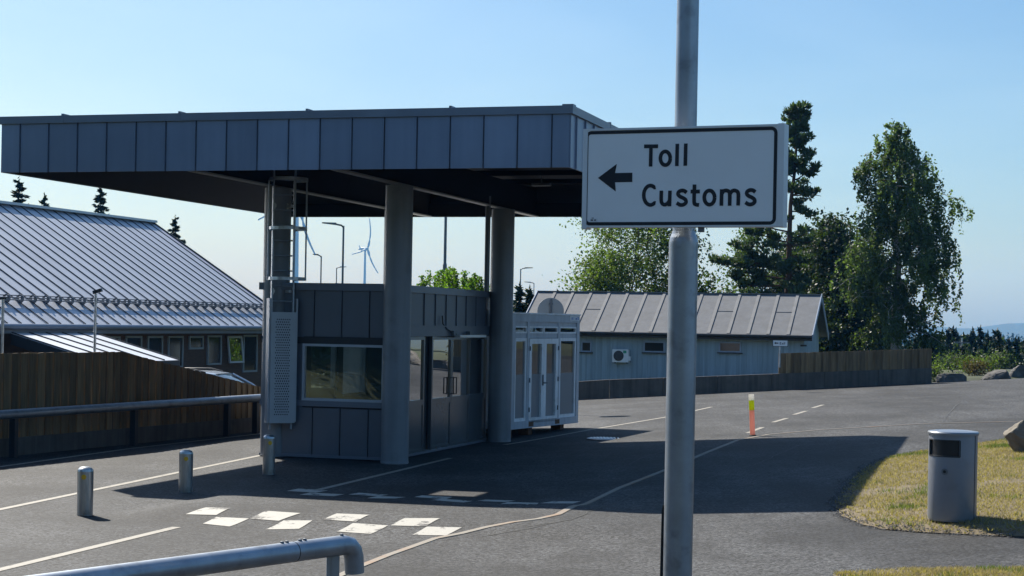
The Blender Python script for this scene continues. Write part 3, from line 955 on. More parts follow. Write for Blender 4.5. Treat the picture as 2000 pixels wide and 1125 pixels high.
# rear windows seen through the booth
for b0, b1 in ((.7, 2.0), (2.3, 3.6), (3.9, 5.2)):
    mb = MB()
    mb.frame_rect(lambda u, v, d: Vector((d, u, v)), b0, b1, .95, 2.1, .05, WA0 - .01, WA0 + .1)
    w = mb.build("window", "frame_light", booth)
    mb = MB(); mb.add([(WA0 + .05, b0 + .05, 1.0), (WA0 + .05, b1 - .05, 1.0), (WA0 + .05, b1 - .05, 2.05), (WA0 + .05, b0 + .05, 2.05)], [(0, 1, 2, 3)])
    mb.build("pane", "window_glass", w)
# header over the doors
mb = MB()
e0, e1 = WB0 + .01, WB1 - .02
mb.box(WA1, WA1 + .05, e0, e1, 2.22, 2.42)
mb.box(WA1, WA1 + .065, e0, e1, 2.4, 2.425)
mb.build("door_header", "zinc_cladding", booth)
# doors and side lights in the side wall
def glazed(name, b0, b1, setback, split, handle_side=None):
    z0, z1 = .04, 2.215
    x1 = WA1 - setback
    fn = lambda u, v, d: Vector((d, u, v))
    m = MB(); m.frame_rect(fn, b0, b1, z0, z1, .065, x1 - .06, x1)
    m.box(x1 - .058, x1 - .002, b0 + .065, b1 - .065, split - .05, split + .06)
    m.box(x1 - .04, x1 - .015, b0 + .065, b1 - .065, z0 + .065, split - .05)
    d = m.build(name, "door_metal", booth)
    g = MB(); g.add([(x1 - .03, b0 + .06, split + .05), (x1 - .03, b1 - .06, split + .05), (x1 - .03, b1 - .06, z1 - .06), (x1 - .03, b0 + .06, z1 - .06)], [(0, 1, 2, 3)])
    g.build("pane", "door_glass", d)
    if handle_side is not None:
        b = b1 - .09 if handle_side > 0 else b0 + .09
        h = MB()
        h.tube([(x1, b, 1.08), (x1 + .07, b, 1.08), (x1 + .07, b, 1.4), (x1, b, 1.4)], .013, 8)
        h.build("handle", "dark_plastic", d)
    return d
d0, d1, d2_ = side(842, 800)[0], side(881, 800)[0], side(917, 800)[0]
e = side(952, 800)[0]
s0, s1 = side(803, 800)[0], side(832, 800)[0]
glazed("side_light", WB0 + .17, s1, .04, .96)
glazed("door", d0, d1 - .004, .0, .96, 1)
glazed("door", d1 + .004, d2_, .0, .96, -1)
glazed("side_light", d2_ + .01, e, .03, .96)
for bx in ((WA1 - .15, WA1 - .09, s1 + .002, d0 - .002), (WA1 - .15, WA1 - .09, e + .002, WB1), (WA1 - .1, WA1 - .02, WB0 + .1, WB0 + .168)):
    mb = MB(); mb.box(*bx, .0, 2.22); mb.build("jamb", "zinc_dark", booth)
mb = MB(); mb.box(WA1 - .12, WA1 + .03, WB0 + .17, WB1 - .1, .0, .04)
mb.build("threshold", "zinc_cap", booth)
# strip lamp with bracket and cable over the door
lb0, lz = side(872, 656); lb1, _ = side(930, 656)
mb = MB()
mb.box(WA1 + .1, WA1 + .22, lb0 + .2, lb1, lz - .03, lz + .02)
lamp = mb.build("wall_lamp", "aluminium", booth)
for bx in ((WA1 + .05, WA1 + .12, lb0 + .1, lb0 + .3, lz, lz + .1), (WA1 + .05, WA1 + .14, (lb0 + lb1) / 2 + .1, (lb0 + lb1) / 2 + .3, lz + .02, lz + .09)):
    mb = MB(); mb.box(*bx); mb.build("bracket", "lamp_metal", lamp)
mb = MB()
mb.tube([(WA1 + .03, lb0 - .35, 2.62), (WA1 + .04, lb0 - .34, 2.46), (WA1 + .07, lb0 - .15, 2.36), (WA1 + .08, lb0 + .1, 2.3), (WA1 + .12, lb0 + .25, 2.26)], .012, 6)
mb.build("cable", "dark_plastic", lamp)
# things inside the booth
mb = MB()
mb.box(WA0 + .14, WA1 - .3, WB0 + .18, WB0 + .75, .78, .82)
mb.box(WA0 + .14, WA0 + .18, WB0 + .2, WB0 + .72, .06, .78)
mb.box(WA1 - .34, WA1 - .3, WB0 + .2, WB0 + .72, .06, .78)
one("counter", mb, "wood_counter", "brown counter inside the booth behind the front window", "counter").location = (BF.ox, BF.oy, 0)
bpy.data.objects["counter"].rotation_euler = (0, 0, TH)
m = empty("monitor", BF.w(-1.75, WB0 + .5, .82), TH + .2, "black screen on a stand, left in the front window of the booth", "monitor")
mb = MB(); mb.box(-.24, .24, -.02, .02, .1, .42); mb.build("screen", "dark_plastic", m)
mb = MB(); mb.box(-.1, .1, -.08, .08, 0, .02); mb.box(-.02, .02, .02, .04, .02, .3); mb.build("stand", "lamp_metal", m)
m = empty("office_chair", BF.w(-1.05, WB0 + 1.25, .06), TH - .3, "dark office chair inside the booth", "chair")
mb = MB(); mb.box(-.24, .24, -.24, .24, .45, .53); mb.build("seat", "dark_plastic", m)
mb = MB(); mb.box(-.22, .22, .2, .26, .6, 1.2); mb.bar((0, .22, .5), (0, .23, .7), .06, .02); mb.build("backrest", "dark_plastic", m)
mb = MB(); mb.tube([(0, 0, .06), (0, 0, .45)], .03, 10)
for k in range(5):
    a = k * 1.2566
    mb.bar((0, 0, .07), (.28 * math.cos(a), .28 * math.sin(a), .04), .04, .03)
mb.build("base", "lamp_metal", m)

# ================================================================== LADDER with cage on the left column
cw = BF.w(-2.53, 0.42)
LA = math.atan2(-0.92, 0.39)                     # the way the climber's back faces
nrm = Vector((math.cos(LA), math.sin(LA), 0)); tan = Vector((-nrm.y, nrm.x, 0))
lb = Vector((cw.x, cw.y, 0)) + nrm * 0.42 - tan * 0.0
lad = empty("caged_ladder", (lb.x, lb.y, 0), LA - math.pi / 2 + math.pi, "aluminium caged ladder fixed to the left column, its foot closed by a perforated guard", "ladder")
# local: x along the rungs, -y is outwards
LW = 0.2
for sx in (-1, 1):
    mb = MB(); mb.box(sx * LW - .013, sx * LW + .013, -.03, .03, .5, 5.3); mb.build("stringer", "galvanised_dull", lad)
for i in range(18):
    z = .62 + i * .275
    mb = MB(); mb.tube([(-LW + .014, 0, z), (LW - .014, 0, z)], .014, 8); mb.build("rung", "galvanised_dull", lad)
def hoop(z, rx=.35, dep=.68):
    pts = [(-LW - .014, 0, z)]
    for k in range(0, 13):
        a = math.pi + math.pi * k / 12
        pts.append((rx * math.cos(a), -.25 + (dep - .25) * math.sin(a), z))
    pts.append((LW + .014, 0, z))
    m = MB()
    vs = []
    for (x, y, zz) in pts:
        vs += [(x, y, zz - .028), (x, y, zz + .028)]
    c = Vector((0, -.25, 0))
    inn = []
    for (x, y, zz) in pts:
        d = (Vector((x, y, 0)) - c).normalized() * .006
        inn += [(x - d.x, y - d.y, zz - .028), (x - d.x, y - d.y, zz + .028)]
    n = len(pts)
    f = [(2 * i, 2 * i + 2, 2 * i + 3, 2 * i + 1) for i in range(n - 1)]
    m.add(vs + inn, f + [tuple(2 * n + k for k in q[::-1]) for q in f]
          + [(2 * i + 1, 2 * i + 3, 2 * n + 2 * i + 3, 2 * n + 2 * i + 1) for i in range(n - 1)] + [(2 * i, 2 * n + 2 * i, 2 * n + 2 * i + 2, 2 * i + 2) for i in range(n - 1)])
    m.build("cage_hoop", "galvanised", lad)
    return pts
for z in (3.22, 4.12, 5.0):
    hp = hoop(z)
for k in (1, 7, 13):
    x, y, _ = hp[k]
    mb = MB(); mb.box(x - .014, x + .014, y - .006, y + .006, 3.2, 4.98); mb.build("cage_bar", "galvanised_dull", lad)
for z in (3.0, 4.55, 1.0):
    for sx in (-1, 1):
        mb = MB(); mb.bar((sx * LW * .8, .03, z), (sx * LW * .5, .28, z), .05, .05); mb.tube([(sx * .1, .2, z), (sx * .1, .24, z)], .06, 12)
        mb.build("wall_bracket", "aluminium", lad)
# perforated guard: bent sheet with real holes
gz0, gz1 = .62, 2.62
gp = MB()
gy = -.13
cols_, rows_ = 7, 38
gx0, gx1 = -.235, .235
hx0, hx1, hz0, hz1 = -.15, .12, gz0 + .12, gz1 - .12
xsn = np.linspace(hx0, hx1, cols_ * 2 + 1); zsn = np.linspace(hz0, hz1, rows_ * 2 + 1)
def quadg(x0, x1, z0, z1): gp.add([(x0, gy, z0), (x1, gy, z0), (x1, gy, z1), (x0, gy, z1)], [(0, 1, 2, 3)])
quadg(gx0, hx0, gz0, gz1); quadg(hx1, gx1, gz0, gz1); quadg(hx0, hx1, gz0, hz0); quadg(hx0, hx1, hz1, gz1)
for j in range(rows_ * 2):
    for i in range(cols_ * 2):
        if (i % 2 == 0 and j % 4 == 1) or (i % 2 == 1 and j % 4 == 3):
            continue
        quadg(xsn[i], xsn[i + 1], zsn[j], zsn[j + 1])
gp.add([(gx0, gy, gz0), (gx0, .1, gz0), (gx0, .1, gz1), (gx0, gy, gz1)], [(0, 1, 2, 3)])
gp.add([(gx1, gy, gz0), (gx1, .1, gz0), (gx1, .1, gz1), (gx1, gy, gz1)], [(0, 1, 2, 3)])
gp.box(gx0 - .03, gx0 - .003, -.1, .1, gz0 + .0, gz1 + .25)
gp.box(gx1 + .003, gx1 + .03, -.1, .1, gz0 + .02, gz1 + .25)
gp.build("guard_panel", "guard_grey", lad)
mb = MB(); mb.box(gx0 + .01, gx1 - .01, -.06, -.05, gz0 + .01, gz1 - .01); mb.build("guard_back", "dark_plastic", lad)

# ================================================================== WHITE CABIN
Rc, Lc = Vector((1.585, 39.8)), Vector((.02, 36.7))
ed = (Rc - Lc); CL = ed.length
CF = Frame(Lc.x, Lc.y, -math.atan2(ed.x, ed.y))
cab = empty("cabin_container", (CF.ox, CF.oy, 0), CF.ang, "white container cabin with glazed double doors, raised on blocks behind the booth", "cabin")
cz0, cz1, CD = .2, 2.733, -4.6
def cb(px, py): return CF.hit_a(0, px, py)
mb = MB()
mb.box(-.16, 0, 0, CL, cz0, cz0 + .16); mb.box(CD, CD + .16, 0, CL, cz0, cz0 + .16)
mb.box(CD + .16, -.16, 0, .16, cz0, cz0 + .16); mb.box(CD + .16, -.16, CL - .16, CL, cz0, cz0 + .16)
mb.box(-.16, 0, 0, CL, cz1 - .2, cz1 - .03); mb.box(CD, CD + .16, 0, CL, cz1 - .2, cz1 - .03)
mb.box(CD + .16, -.16, 0, .16, cz1 - .2, cz1 - .03); mb.box(CD + .16, -.16, CL - .16, CL, cz1 - .2, cz1 - .03)
for a in (-.14, CD):
    for b in (0, CL - .14):
        mb.box(a, a + .14, b, b + .14, cz0 + .16, cz1 - .2)
for b in (.16, CL - .14): pass
mb.build("frame", "container_grey", cab)
mb = MB(); mb.box(CD - .02, .02, -.02, CL + .02, cz1 - .03, cz1); mb.build("roof", "container_white", cab)
mb = MB()
mb.box(CD + .14, -.14, CL - .1, CL - .06, cz0 + .16, cz1 - .2); mb.box(CD + .14, -.14, .06, .1, cz0 + .16, cz1 - .2)
mb.box(CD + .06, CD + .1, .14, CL - .14, cz0 + .16, cz1 - .2)
mb.build("wall", "container_white", cab)
mb = MB(); mb.box(CD + .16, -.16, .16, CL - .16, cz0 + .05, cz0 + .14); mb.build("floor", "interior_wall", cab)
for px in (1037, 1088):
    b = cb(px, 835)[0]; rust = MB(); rust.box(-.002, .003, b - .12, b + .12, cz0 + .03, cz0 + .13)
    rust.build("fork_pocket", "container_rust", cab)
b_m1, b_m2 = cb(1031.5, 740)[0], cb(1091.5, 740)[0]
mb = MB()
for b in (b_m1, b_m2):
    mb.box(-.1, -.01, b - .05, b + .05, cz0 + .16, cz1 - .2)
for b0, b1 in ((.14, b_m1 - .05), (b_m1 + .05, b_m2 - .05), (b_m2 + .05, CL - .14)):
    mb.box(-.09, -.03, b0, b1, 2.18, 2.28)
    mb.box(-.09, -.03, b0, b1, 2.44, cz1 - .2)
mb.build("mullion", "container_grey", cab)
def cglass(name, b0, b1, z0, z1, w, film, dx=-.02, handle=None):
    fn = lambda u, v, d: Vector((d, u, v))
    m = MB(); m.frame_rect(fn, b0, b1, z0, z1, w, -.08, dx)
    o = m.build(name, "container_white", cab)
    g = MB(); g.add([(-.05, b0 + w * .9, z0 + w * .9), (-.05, b1 - w * .9, z0 + w * .9), (-.05, b1 - w * .9, z1 - w * .9), (-.05, b0 + w * .9, z1 - w * .9)], [(0, 1, 2, 3)])
    g.build("pane", "cabin_glass", o)
    if film:
        g = MB(); g.box(-.049, -.047, b0 + w * .98, b1 - w * .98, z0 + w * .98, z0 + film); g.build("film", "blind_grey", o)
    return o
zb = cz0 + .16
cglass("glazed_panel", .145, b_m1 - .052, zb, 2.178, .07, 1.02)
cglass("glazed_panel", b_m2 + .052, CL - .145, zb, 2.178, .07, 1.02)
bm = (b_m1 + b_m2) / 2
dl = cglass("door", b_m1 + .053, bm - .003, zb - .06, 2.17, .12, 1.08, .0)
dr = cglass("door", bm + .003, b_m2 - .053, zb - .06, 2.17, .12, 1.08, .0)
mb = MB(); mb.box(.0, .02, bm - .08, bm - .04, 1.12, 1.36); mb.tube([(.02, bm - .06, 1.18), (.06, bm - .06, 1.18), (.06, bm + .06, 1.18)], .014, 8)
mb.build("handle", "lamp_metal", dl)
for dd, b in ((dl, b_m1 + .06), (dr, b_m2 - .06)):
    for z in (.6, 1.25, 1.95):
        mb = MB(); mb.tube([(.012, b, z - .05), (.012, b, z + .05)], .014, 8); mb.build("hinge", "lamp_metal", dd)
for b0, b1 in ((.14, b_m1 - .05), (b_m1 + .05, bm - .02), (bm + .02, b_m2 - .05), (b_m2 + .05, CL - .14)):
    cglass("vent_window", b0, b1, 2.282, 2.438, .035, 0)
for b in (.3, 1.3, CL - .5):
    for a in (-.3, CD + .3):
        mb = MB(); mb.box(a - .12, a + .12, b - .1, b + .1, 0.0, cz0); mb.build("block", "container_rust", cab)
lbm, lzz = cb(1124, 622)
mb = MB(); mb.box(.0, .004, lbm - .3, lbm + .22, 2.58, 2.69); lab = mb.build("name_plate", "label_white", cab)
mb = MB()
for k, (w, z0, z1) in enumerate(((.05, 2.6, 2.66), (.02, 2.6, 2.67), (.06, 2.6, 2.65), (.05, 2.6, 2.67))):
    b = lbm - .22 + k * .11; mb.box(.004, .006, b, b + w, z0, z1)
mb.build("lettering", "label_blue", lab)

# ================================================================== ROUND SIGN BACK, behind the cabin
p = P(1076, 608, 46.0)
rs_ = empty("round_sign", (p.x, p.y, ground_z(p.x, p.y)), R(8), "grey back of a round road sign sticking up behind the white cabin", "road sign")
h = p.z - ground_z(p.x, p.y)
mb = MB(); mb.tube([(0, 0, 0), (0, 0, h + .33)], .03, 12); mb.build("post", "lamp_metal", rs_)
mb = MB(); mb.tube([(0, .035, h), (0, .05, h)], .365, 40, True, False); mb.build("disc", "sign_grey_back", rs_)
mb = MB()
for z in (h + .2, h - .2): mb.box(-.05, .05, -.035, .034, z - .02, z + .02)
mb.build("clamp", "lamp_metal", rs_)

# ================================================================== DIRECTION SIGN ON ITS POST
pz = 12.26
pb = P(1335, 480, pz)
gpole = ground_z(pb.x, pb.y)
post = empty("sign_post", (pb.x, pb.y, gpole), R(-21.6), "thick galvanised post in the foreground carrying the Toll Customs sign", "post")
hs0 = P(1335, 478, pz).z - gpole; hs1 = P(1335, 452, pz).z - gpole
mb = MB()
mb.lathe([(.105, -.1), (.105, hs0), (.104, hs0 + .02), (.098, hs0 + .05), (.088, hs1 - .02), (.083, hs1), (.0, hs1)], 40)
mb.build("lower_shaft", "galvanised_dull", post)
mb = MB()
mb.tube([(0, 0, hs1 - .03), (0, 0, hs1 + 4.2)], .0795, 40)
mb.build("upper_shaft", "galvanised_dull", post)
mb = MB()
hd = P(1297, 985, pz).z - gpole
mb.prism([(-.103, -.03, -.1), (-.128, -.03, -.1), (-.118, -.03, hd - .05), (-.106, -.03, hd)], (0, .06, 0))
mb.build("service_flap", "rubber", post)
mb = MB()
zc = [P(1335, y, pz).z - gpole for y in (275, 420)]
for z in zc:
    mb.lathe([(.081, z - .02), (.088, z - .02), (.088, z + .02), (.081, z + .02)], 32)
mb.build("clamp", "galvanised", post)

tl = P(1140, 255, 12.3); tr = P(1531, 241, 11.76)
base = Vector((P(1136, 444, 12.3).x, 12.3, 0)); end = Vector((P(1529, 443, 11.76).x, 11.76, 0))
sdir = (end - base); SW = sdir.length; sang = math.atan2(sdir.y, sdir.x)
SZ0, SZ1 = 3.2, 3.906
SF = Frame(base.x, base.y, sang)
sgn = empty("direction_sign", (base.x, base.y, 0), sang, "white rectangular sign with black border, left arrow and the words Toll Customs", "road sign")
mb = MB()
mb.box(.036, SW - .045, 0, .006, SZ0 + .012, SZ1 - .01)
mb.build("face_panel", "sign_white", sgn)
mb = MB()
mb.box(.0, .036, -.004, .10, SZ0 - .012, SZ1 + .004)
mb.box(SW - .045, SW, -.006, .13, SZ0, SZ1 + .008)
mb.box(.036, SW - .045, -.004, .10, SZ1 - .01, SZ1 + .004)
mb.box(.036, SW - .045, -.004, .10, SZ0, SZ0 + .012)
mb.build("edge_profile", "sign_edge", sgn)
mb = MB(); mb.box(.04, SW - .05, .03, .04, SZ0 + .02, SZ1 - .02)
for z in (SZ0 + .12, SZ1 - .12): mb.box(.1, SW - .1, .06, .1, z - .02, z + .02)
mb.build("back_panel", "sign_grey_back", sgn)
mb = MB()
for z in (SZ0 - .01,):
    mb.box(.86, .9, .02, .05, z - .025, z + .01)
mb.build("bolt", "lamp_metal", sgn)
def s2(zx, zy):
    """point of the enlarged sign drawing -> place on the sign's face"""
    a, z = SF.hit_b(-.002, 1080 + zx / 3.75, 180 + zy / 3.75)
    return Vector((a, z))
_lay = [0]
def stroke(mb, pts, w, y0=-.0022):
    _lay[0] += 1
    y = y0 - .00004 * (_lay[0] % 12)
    n = len(pts); L, Rr = [], []
    for i in range(n):
        d = (pts[min(i + 1, n - 1)] - pts[max(i - 1, 0)]); d.normalize()
        nn = Vector((-d.y, d.x)) * w / 2
        L.append(pts[i] + nn); Rr.append(pts[i] - nn)
    vs = [(q.x, y, q.y) for q in L] + [(q.x, y, q.y) for q in Rr]
    mb.add(vs, [(i, i + 1, n + i + 1, n + i) for i in range(n - 1)])
def arc(cx, cy, rx, ry, a0, a1, n=28):
    return [(cx + rx * math.cos(R(a0 + (a1 - a0) * k / n)), cy - ry * math.sin(R(a0 + (a1 - a0) * k / n))) for k in range(n + 1)]
def spline(pts, n=8):
    out = []
    q = [pts[0]] + list(pts) + [pts[-1]]
    for i in range(1, len(q) - 2):
        p0, p1, p2, p3 = (Vector(q[k]) for k in (i - 1, i, i + 1, i + 2))
        for k in range(n):
            t = k / n
            out.append(tuple(.5 * ((2 * p1) + (-p0 + p2) * t + (2 * p0 - 5 * p1 + 4 * p2 - p3) * t * t + (-p0 + 3 * p1 - 3 * p2 + p3) * t ** 3)))
    return out + [tuple(pts[-1])]
def S_(ox, oy): return spline([(979 + ox, 736 + oy), (962 + ox, 723 + oy), (940 + ox, 721 + oy), (920 + ox, 732 + oy), (917 + ox, 750 + oy), (932 + ox, 765 + oy), (953 + ox, 775 + oy), (972 + ox, 790 + oy), (973 + ox, 810 + oy), (955 + ox, 824 + oy), (930 + ox, 825 + oy), (906 + ox, 811 + oy)])
W = .0268
letters = {
    "T": [[(667, 397), (770, 396)], [(718, 397), (715, 545)]],
    "o": [arc(823, 484, 36, 50, 0, 360)],
    "l": [[(911, 378), (907, 541)]],
    "l2": [[(973, 376), (969, 539)]],
    "C": [[(752, 697)] + arc(714, 755, 49, 71, 52, 308) + [(752, 812)]],
    "u": [spline([(794, 721), (793, 790), (800, 815), (820, 824), (842, 812), (853, 795)]), [(857, 721), (853, 836)]],
    "s": [S_(0, 0)],
    "t": [spline([(1037, 676), (1034, 800), (1045, 822), (1070, 826)]), [(1008, 728), (1076, 727)]],
    "o2": [arc(1146, 772, 38, 52, 0, 360)],
    "m": [[(1236, 711), (1233, 832)], spline([(1236, 745), (1250, 725), (1270, 720), (1290, 730), (1295, 755), (1294, 832)]), spline([(1297, 745), (1312, 725), (1332, 720), (1352, 730), (1358, 755), (1356, 830)])],
    "s2": [S_(503, -4)],
}
for k, strokes in letters.items():
    mb = MB()
    for st in strokes: stroke(mb, [s2(*q) for q in st], W)
    mb.build("letter", "sign_black", sgn)
mb = MB()
ar = [s2(*q) for q in ((330, 628), (468, 525), (455, 592), (582, 590), (581, 658), (455, 660), (460, 728))]
tri = lambda *ix: mb.add([(ar[i].x, -.0022, ar[i].y) for i in ix], [tuple(range(len(ix)))])
tri(0, 1, 2, 5, 6); tri(2, 3, 4, 5)
mb.build("arrow", "sign_black", sgn)
mb = MB()
c4 = [s2(252, 304), s2(1638, 258), s2(1616, 961), s2(236, 962)]
x0, x1 = (c4[0].x + c4[3].x) / 2, (c4[1].x + c4[2].x) / 2
z1, z0 = (c4[0].y + c4[1].y) / 2, (c4[2].y + c4[3].y) / 2
rr = .032; pts = []
for cx, cz, a0 in ((x1 - rr, z1 - rr, 0), (x0 + rr, z1 - rr, 90), (x0 + rr, z0 + rr, 180), (x1 - rr, z0 + rr, 270)):
    for k in range(9):
        a = R(a0 + 90 * k / 8); pts.append((cx + rr * math.cos(a), cz + rr * math.sin(a)))
n = len(pts); w = .0118
vs = []
cx, cz = (x0 + x1) / 2, (z0 + z1) / 2
for i in range(n):
    p0, p1 = Vector(pts[i - 1]), Vector(pts[(i + 1) % n]); d = (p1 - p0).normalized(); nn = Vector((-d.y, d.x))
    q = Vector(pts[i]); vs += [(*(q + nn * w),), (*(q - nn * w),)]
mb.add([(v[0], -.0022, v[1]) for v in vs], [(2 * i, 2 * i + 1, (2 * i + 3) % (2 * n), (2 * i + 2) % (2 * n)) for i in range(n)])
mb.build("border", "sign_black", sgn)
mb = MB(); a_, b_ = s2(272, 948), s2(326, 926)
mb.box(a_.x, b_.x, -.0026, -.0016, a_.y, b_.y); stk = mb.build("sticker", "label_white", sgn)
mb = MB()
for f0, f1 in ((.1, .22), (.26, .38), (.55, .62), (.66, .78)):
    mb.box(a_.x + (b_.x - a_.x) * f0, a_.x + (b_.x - a_.x) * f1, -.0032, -.0026, a_.y + .005, b_.y - .006)
mb.box(a_.x + (b_.x - a_.x) * .2, a_.x + (b_.x - a_.x) * .5, -.0032, -.0022, b_.y + .002, b_.y + .006)
mb.build("print", "sign_black", stk)

# ================================================================== PIPE RAILS
# near rail
r0 = P(100, 1147, 11.0); r1 = P(672, 1060, 13.2)
dirr = (r1 - r0); dirr.z = 0; dirr.normalize()
zr = (r0.z + r1.z) / 2
r0.z = zr; r1.z = zr
back = r0 - dirr * 4.0
rail = empty("pipe_rail", (r1.x, r1.y, 0), 0, "galvanised pipe guard rail in the foreground with a bent down end", "guard rail")
off = Vector((r1.x, r1.y, 0))
joint = P(575, 1074, 12.75); tj = (joint - r0).dot(dirr); pj = r0 + dirr * tj
mb = MB(); mb.tube([back - off, pj - dirr * .004 - off], .077, 32); mb.build("pipe", "galvanised_dull", rail)
pts = []; rad = []
R1 = .115
d2v = dirr
for k in range(4):
    a = (math.pi / 2) * k / 3 * .96
    c = r1 + Vector((0, 0, -R1))
    pts.append(c + d2v * math.sin(a) * R1 + Vector((0, 0, math.cos(a) * R1)))
tailp = pts[-1] + Vector((0, 0, -.12)) + d2v * .012
pts.append(tailp)
mb = MB()
full = [pj + dirr * .004, r1 - dirr * .15] + pts
mb.tube([q - off for q in full], [.077] * 2 + [.077] * (len(pts) - 1) + [.076], 32, caps=False)
mb.tube([q - off for q in full[-3:]][::-1], [.068, .068, .068], 32, caps=False)
a_ = MB()
mb.build("end_piece", "galvanised_dull", rail)
mb = MB()
for t in (tj - .12, tj - .07, tj + .07, tj + .12, (r1 - r0).dot(dirr) - .03):
    q = r0 + dirr * t - off
    mb.lathe([(.0, .092), (.013, .089), (.016, .082), (.016, .07)], 12, (q.x, q.y, zr))
mb.build("bolt", "lamp_metal", rail)
q = r0 + dirr * tj - off
mb = MB(); mb.tube([q - dirr * .003, q + dirr * .003], .0785, 28); mb.build("joint", "seam_dark", rail)
for t in ((r1 - r0).dot(dirr) - .12, (r1 - r0).dot(dirr) - 2.2, -1.5):
    q = r0 + dirr * t - off
    mb = MB(); gz = -.1
    M4 = Matrix.Translation((q.x, q.y, 0)) @ Matrix.Rotation(R(10), 4, 'Z')
    mb.box(-.05, .05, -.004, .004, gz, zr - .06, T=M4)
    mb.box(-.05, -.042, .004, .05, gz, zr - .06, T=M4); mb.box(.042, .05, .004, .05, gz, zr - .06, T=M4)
    mb.box(-.01, .01, -.012, -.004, gz, zr - .06, T=M4)
    mb.build("post", "galvanised_dull", rail)

# left fence frame
FF = Frame(-8.98, 29.9, -math.atan(0.4086))
# far rail along the left fence
rail2 = empty("pipe_rail", (FF.ox, FF.oy, 0), FF.ang, "long galvanised pipe guard rail in front of the left plank fence", "guard rail")
RB = .42
pa, pb_ = FF.hit_a(RB, 0, 817), FF.hit_a(RB, 505, 772)
zrl = (pa[1] + pb_[1]) / 2
mb = MB(); mb.tube([(RB, pa[0] - 7, zrl), (RB, pb_[0] + 3.0, zrl)], .083, 24); mb.build("pipe", "galvanised_dull", rail2)
for px, py in ((25, 850), (260, 830), (442, 815), (498, 812)):
    b = FF.hit_a(RB - .13, px, py)[0]
    mb = MB(); mb.box(RB - .17, RB - .05, b - .05, b + .05, -.05, zrl + .0); mb.build("post", "gutter_dark", rail2)
mb = MB()
b = FF.hit_a(RB, 303, 795)[0]
mb.tube([(RB, b - .25, zrl), (RB, b + .25, zrl)], .086, 24); mb.build("sleeve", "galvanised_dull", rail2)

# ================================================================== LEFT PLANK FENCE
def plank_fence(F, tops, b0, b1, zbase, label, seed, facing=1, pitch=.118):
    fe = empty("plank_fence", (F.ox, F.oy, 0), F.ang, label, "fence")
    rng = random.Random(seed)
    def top(b):
        for (p, q) in zip(tops[:-1], tops[1:]):
            if b <= q[0]: return p[1] + (q[1] - p[1]) * (b - p[0]) / (q[0] - p[0])
        return tops[-1][1]
    mb = MB()
    b, i = b0, 0
    while b < b1:
        w = pitch * .96
        front_ = i % 2 == 0
        x0, x1 = (0.0, .02) if front_ else (-.028, -.008)
        e0, e1 = b - (.02 if front_ else 0), b + w + (.02 if front_ else 0)
        t = rng.choice((.62, .75, .85, .95, 1.0, 1.1, 1.3)) * rng.uniform(.92, 1.08)
        za, zb_ = top(e0) + rng.uniform(-.006, .006), top(e1) + rng.uniform(-.006, .006)
        zz = zbase(b)
        mb.hexa([(x0, e0, zz), (x1, e0, zz), (x0, e1, zz), (x1, e1, zz), (x0, e0, za), (x1, e0, za), (x0, e1, zb_), (x1, e1, zb_)], t)
        b += pitch; i += 1
    mb.build("boards", "fence_wood", fe)
    mb = MB()
    for f in (.2, .75):
        k = int((b1 - b0) / 2)
        for j in range(k):
            p0, p1 = b0 + (b1 - b0) * j / k, b0 + (b1 - b0) * (j + 1) / k
            za, zb_ = zbase(p0) + (top(p0) - zbase(p0)) * f, zbase(p1) + (top(p1) - zbase(p1)) * f
            mb.hexa([(-.07, p0, za), (-.03, p0, za), (-.07, p1, zb_), (-.03, p1, zb_), (-.07, p0, za + .1), (-.03, p0, za + .1), (-.07, p1, zb_ + .1), (-.03, p1, zb_ + .1)], .8)
    mb.build("rail", "fence_wood", fe)
    return fe, top
k0, k1, k2 = FF.hit_a(0, 0, 690), FF.hit_a(0, 236, 687), FF.hit_a(0, 505, 755)
fl, _ = plank_fence(FF, [(k0[0] - 8, k0[1]), k0, k1, k2, (k2[0] + 2.5, k2[1] - .28), (k2[0] + 20, k2[1] - .2)], k0[0] - 6.5, k2[0] + 14.0, lambda b: .18,
                    "tall dark brown plank fence on the left, sloping down towards the canopy", 11)
mb = MB()
mb.box(-.12, .06, k0[0] - 6.5, k2[0] + 14.5, -.7, .3)
one("fence_footing", mb, "concrete_dark", "low grey concrete footing under the left plank fence", "wall").location = (FF.ox, FF.oy, 0)
bpy.data.objects["fence_footing"].rotation_euler = (0, 0, FF.ang)

# ================================================================== FAR RETAINING WALL AND RIGHT FENCE
wL, wR = G(1140, 780), G(1820, 748)
wd = Vector((wR.x - wL.x, wR.y - wL.y)); wlen = wd.length
RW = Frame(wL.x, wL.y, math.atan2(wd.y, wd.x))
wall = empty("retaining_wall", (RW.ox, RW.oy, 0), RW.ang, "long dark concrete retaining wall at the far side of the road, before the blue shed", "wall")
def wtop(a):
    pts = [(-8, -.15)] + [RW.hit_b(0, x, y) for x, y in ((1140, 743), (1360, 736), (1520, 730), (1816, 719))]
    for p, q in zip(pts[:-1], pts[1:]):
        if a <= q[0]: return p[1] + (q[1] - p[1]) * (a - p[0]) / (q[0] - p[0])
    return pts[-1][1]
mb = MB()
segs = [-6 + (wlen + 6) * i / 10 for i in range(11)]
for a, b in zip(segs[:-1], segs[1:]):
    g0, g1 = min(ground_z(*RW.w(a, 0)[:2]), ground_z(*RW.w(b, 0)[:2])) - .4, 0
    mb.hexa([(a + .006, 0, g0), (b - .006, 0, g0), (a + .006, .12, g0), (b - .006, .12, g0), (a + .006, 0, wtop(a)), (b - .006, 0, wtop(b)), (a + .006, .12, wtop(a)), (b - .006, .12, wtop(b))])
mb.build("body", "concrete_dark", wall)
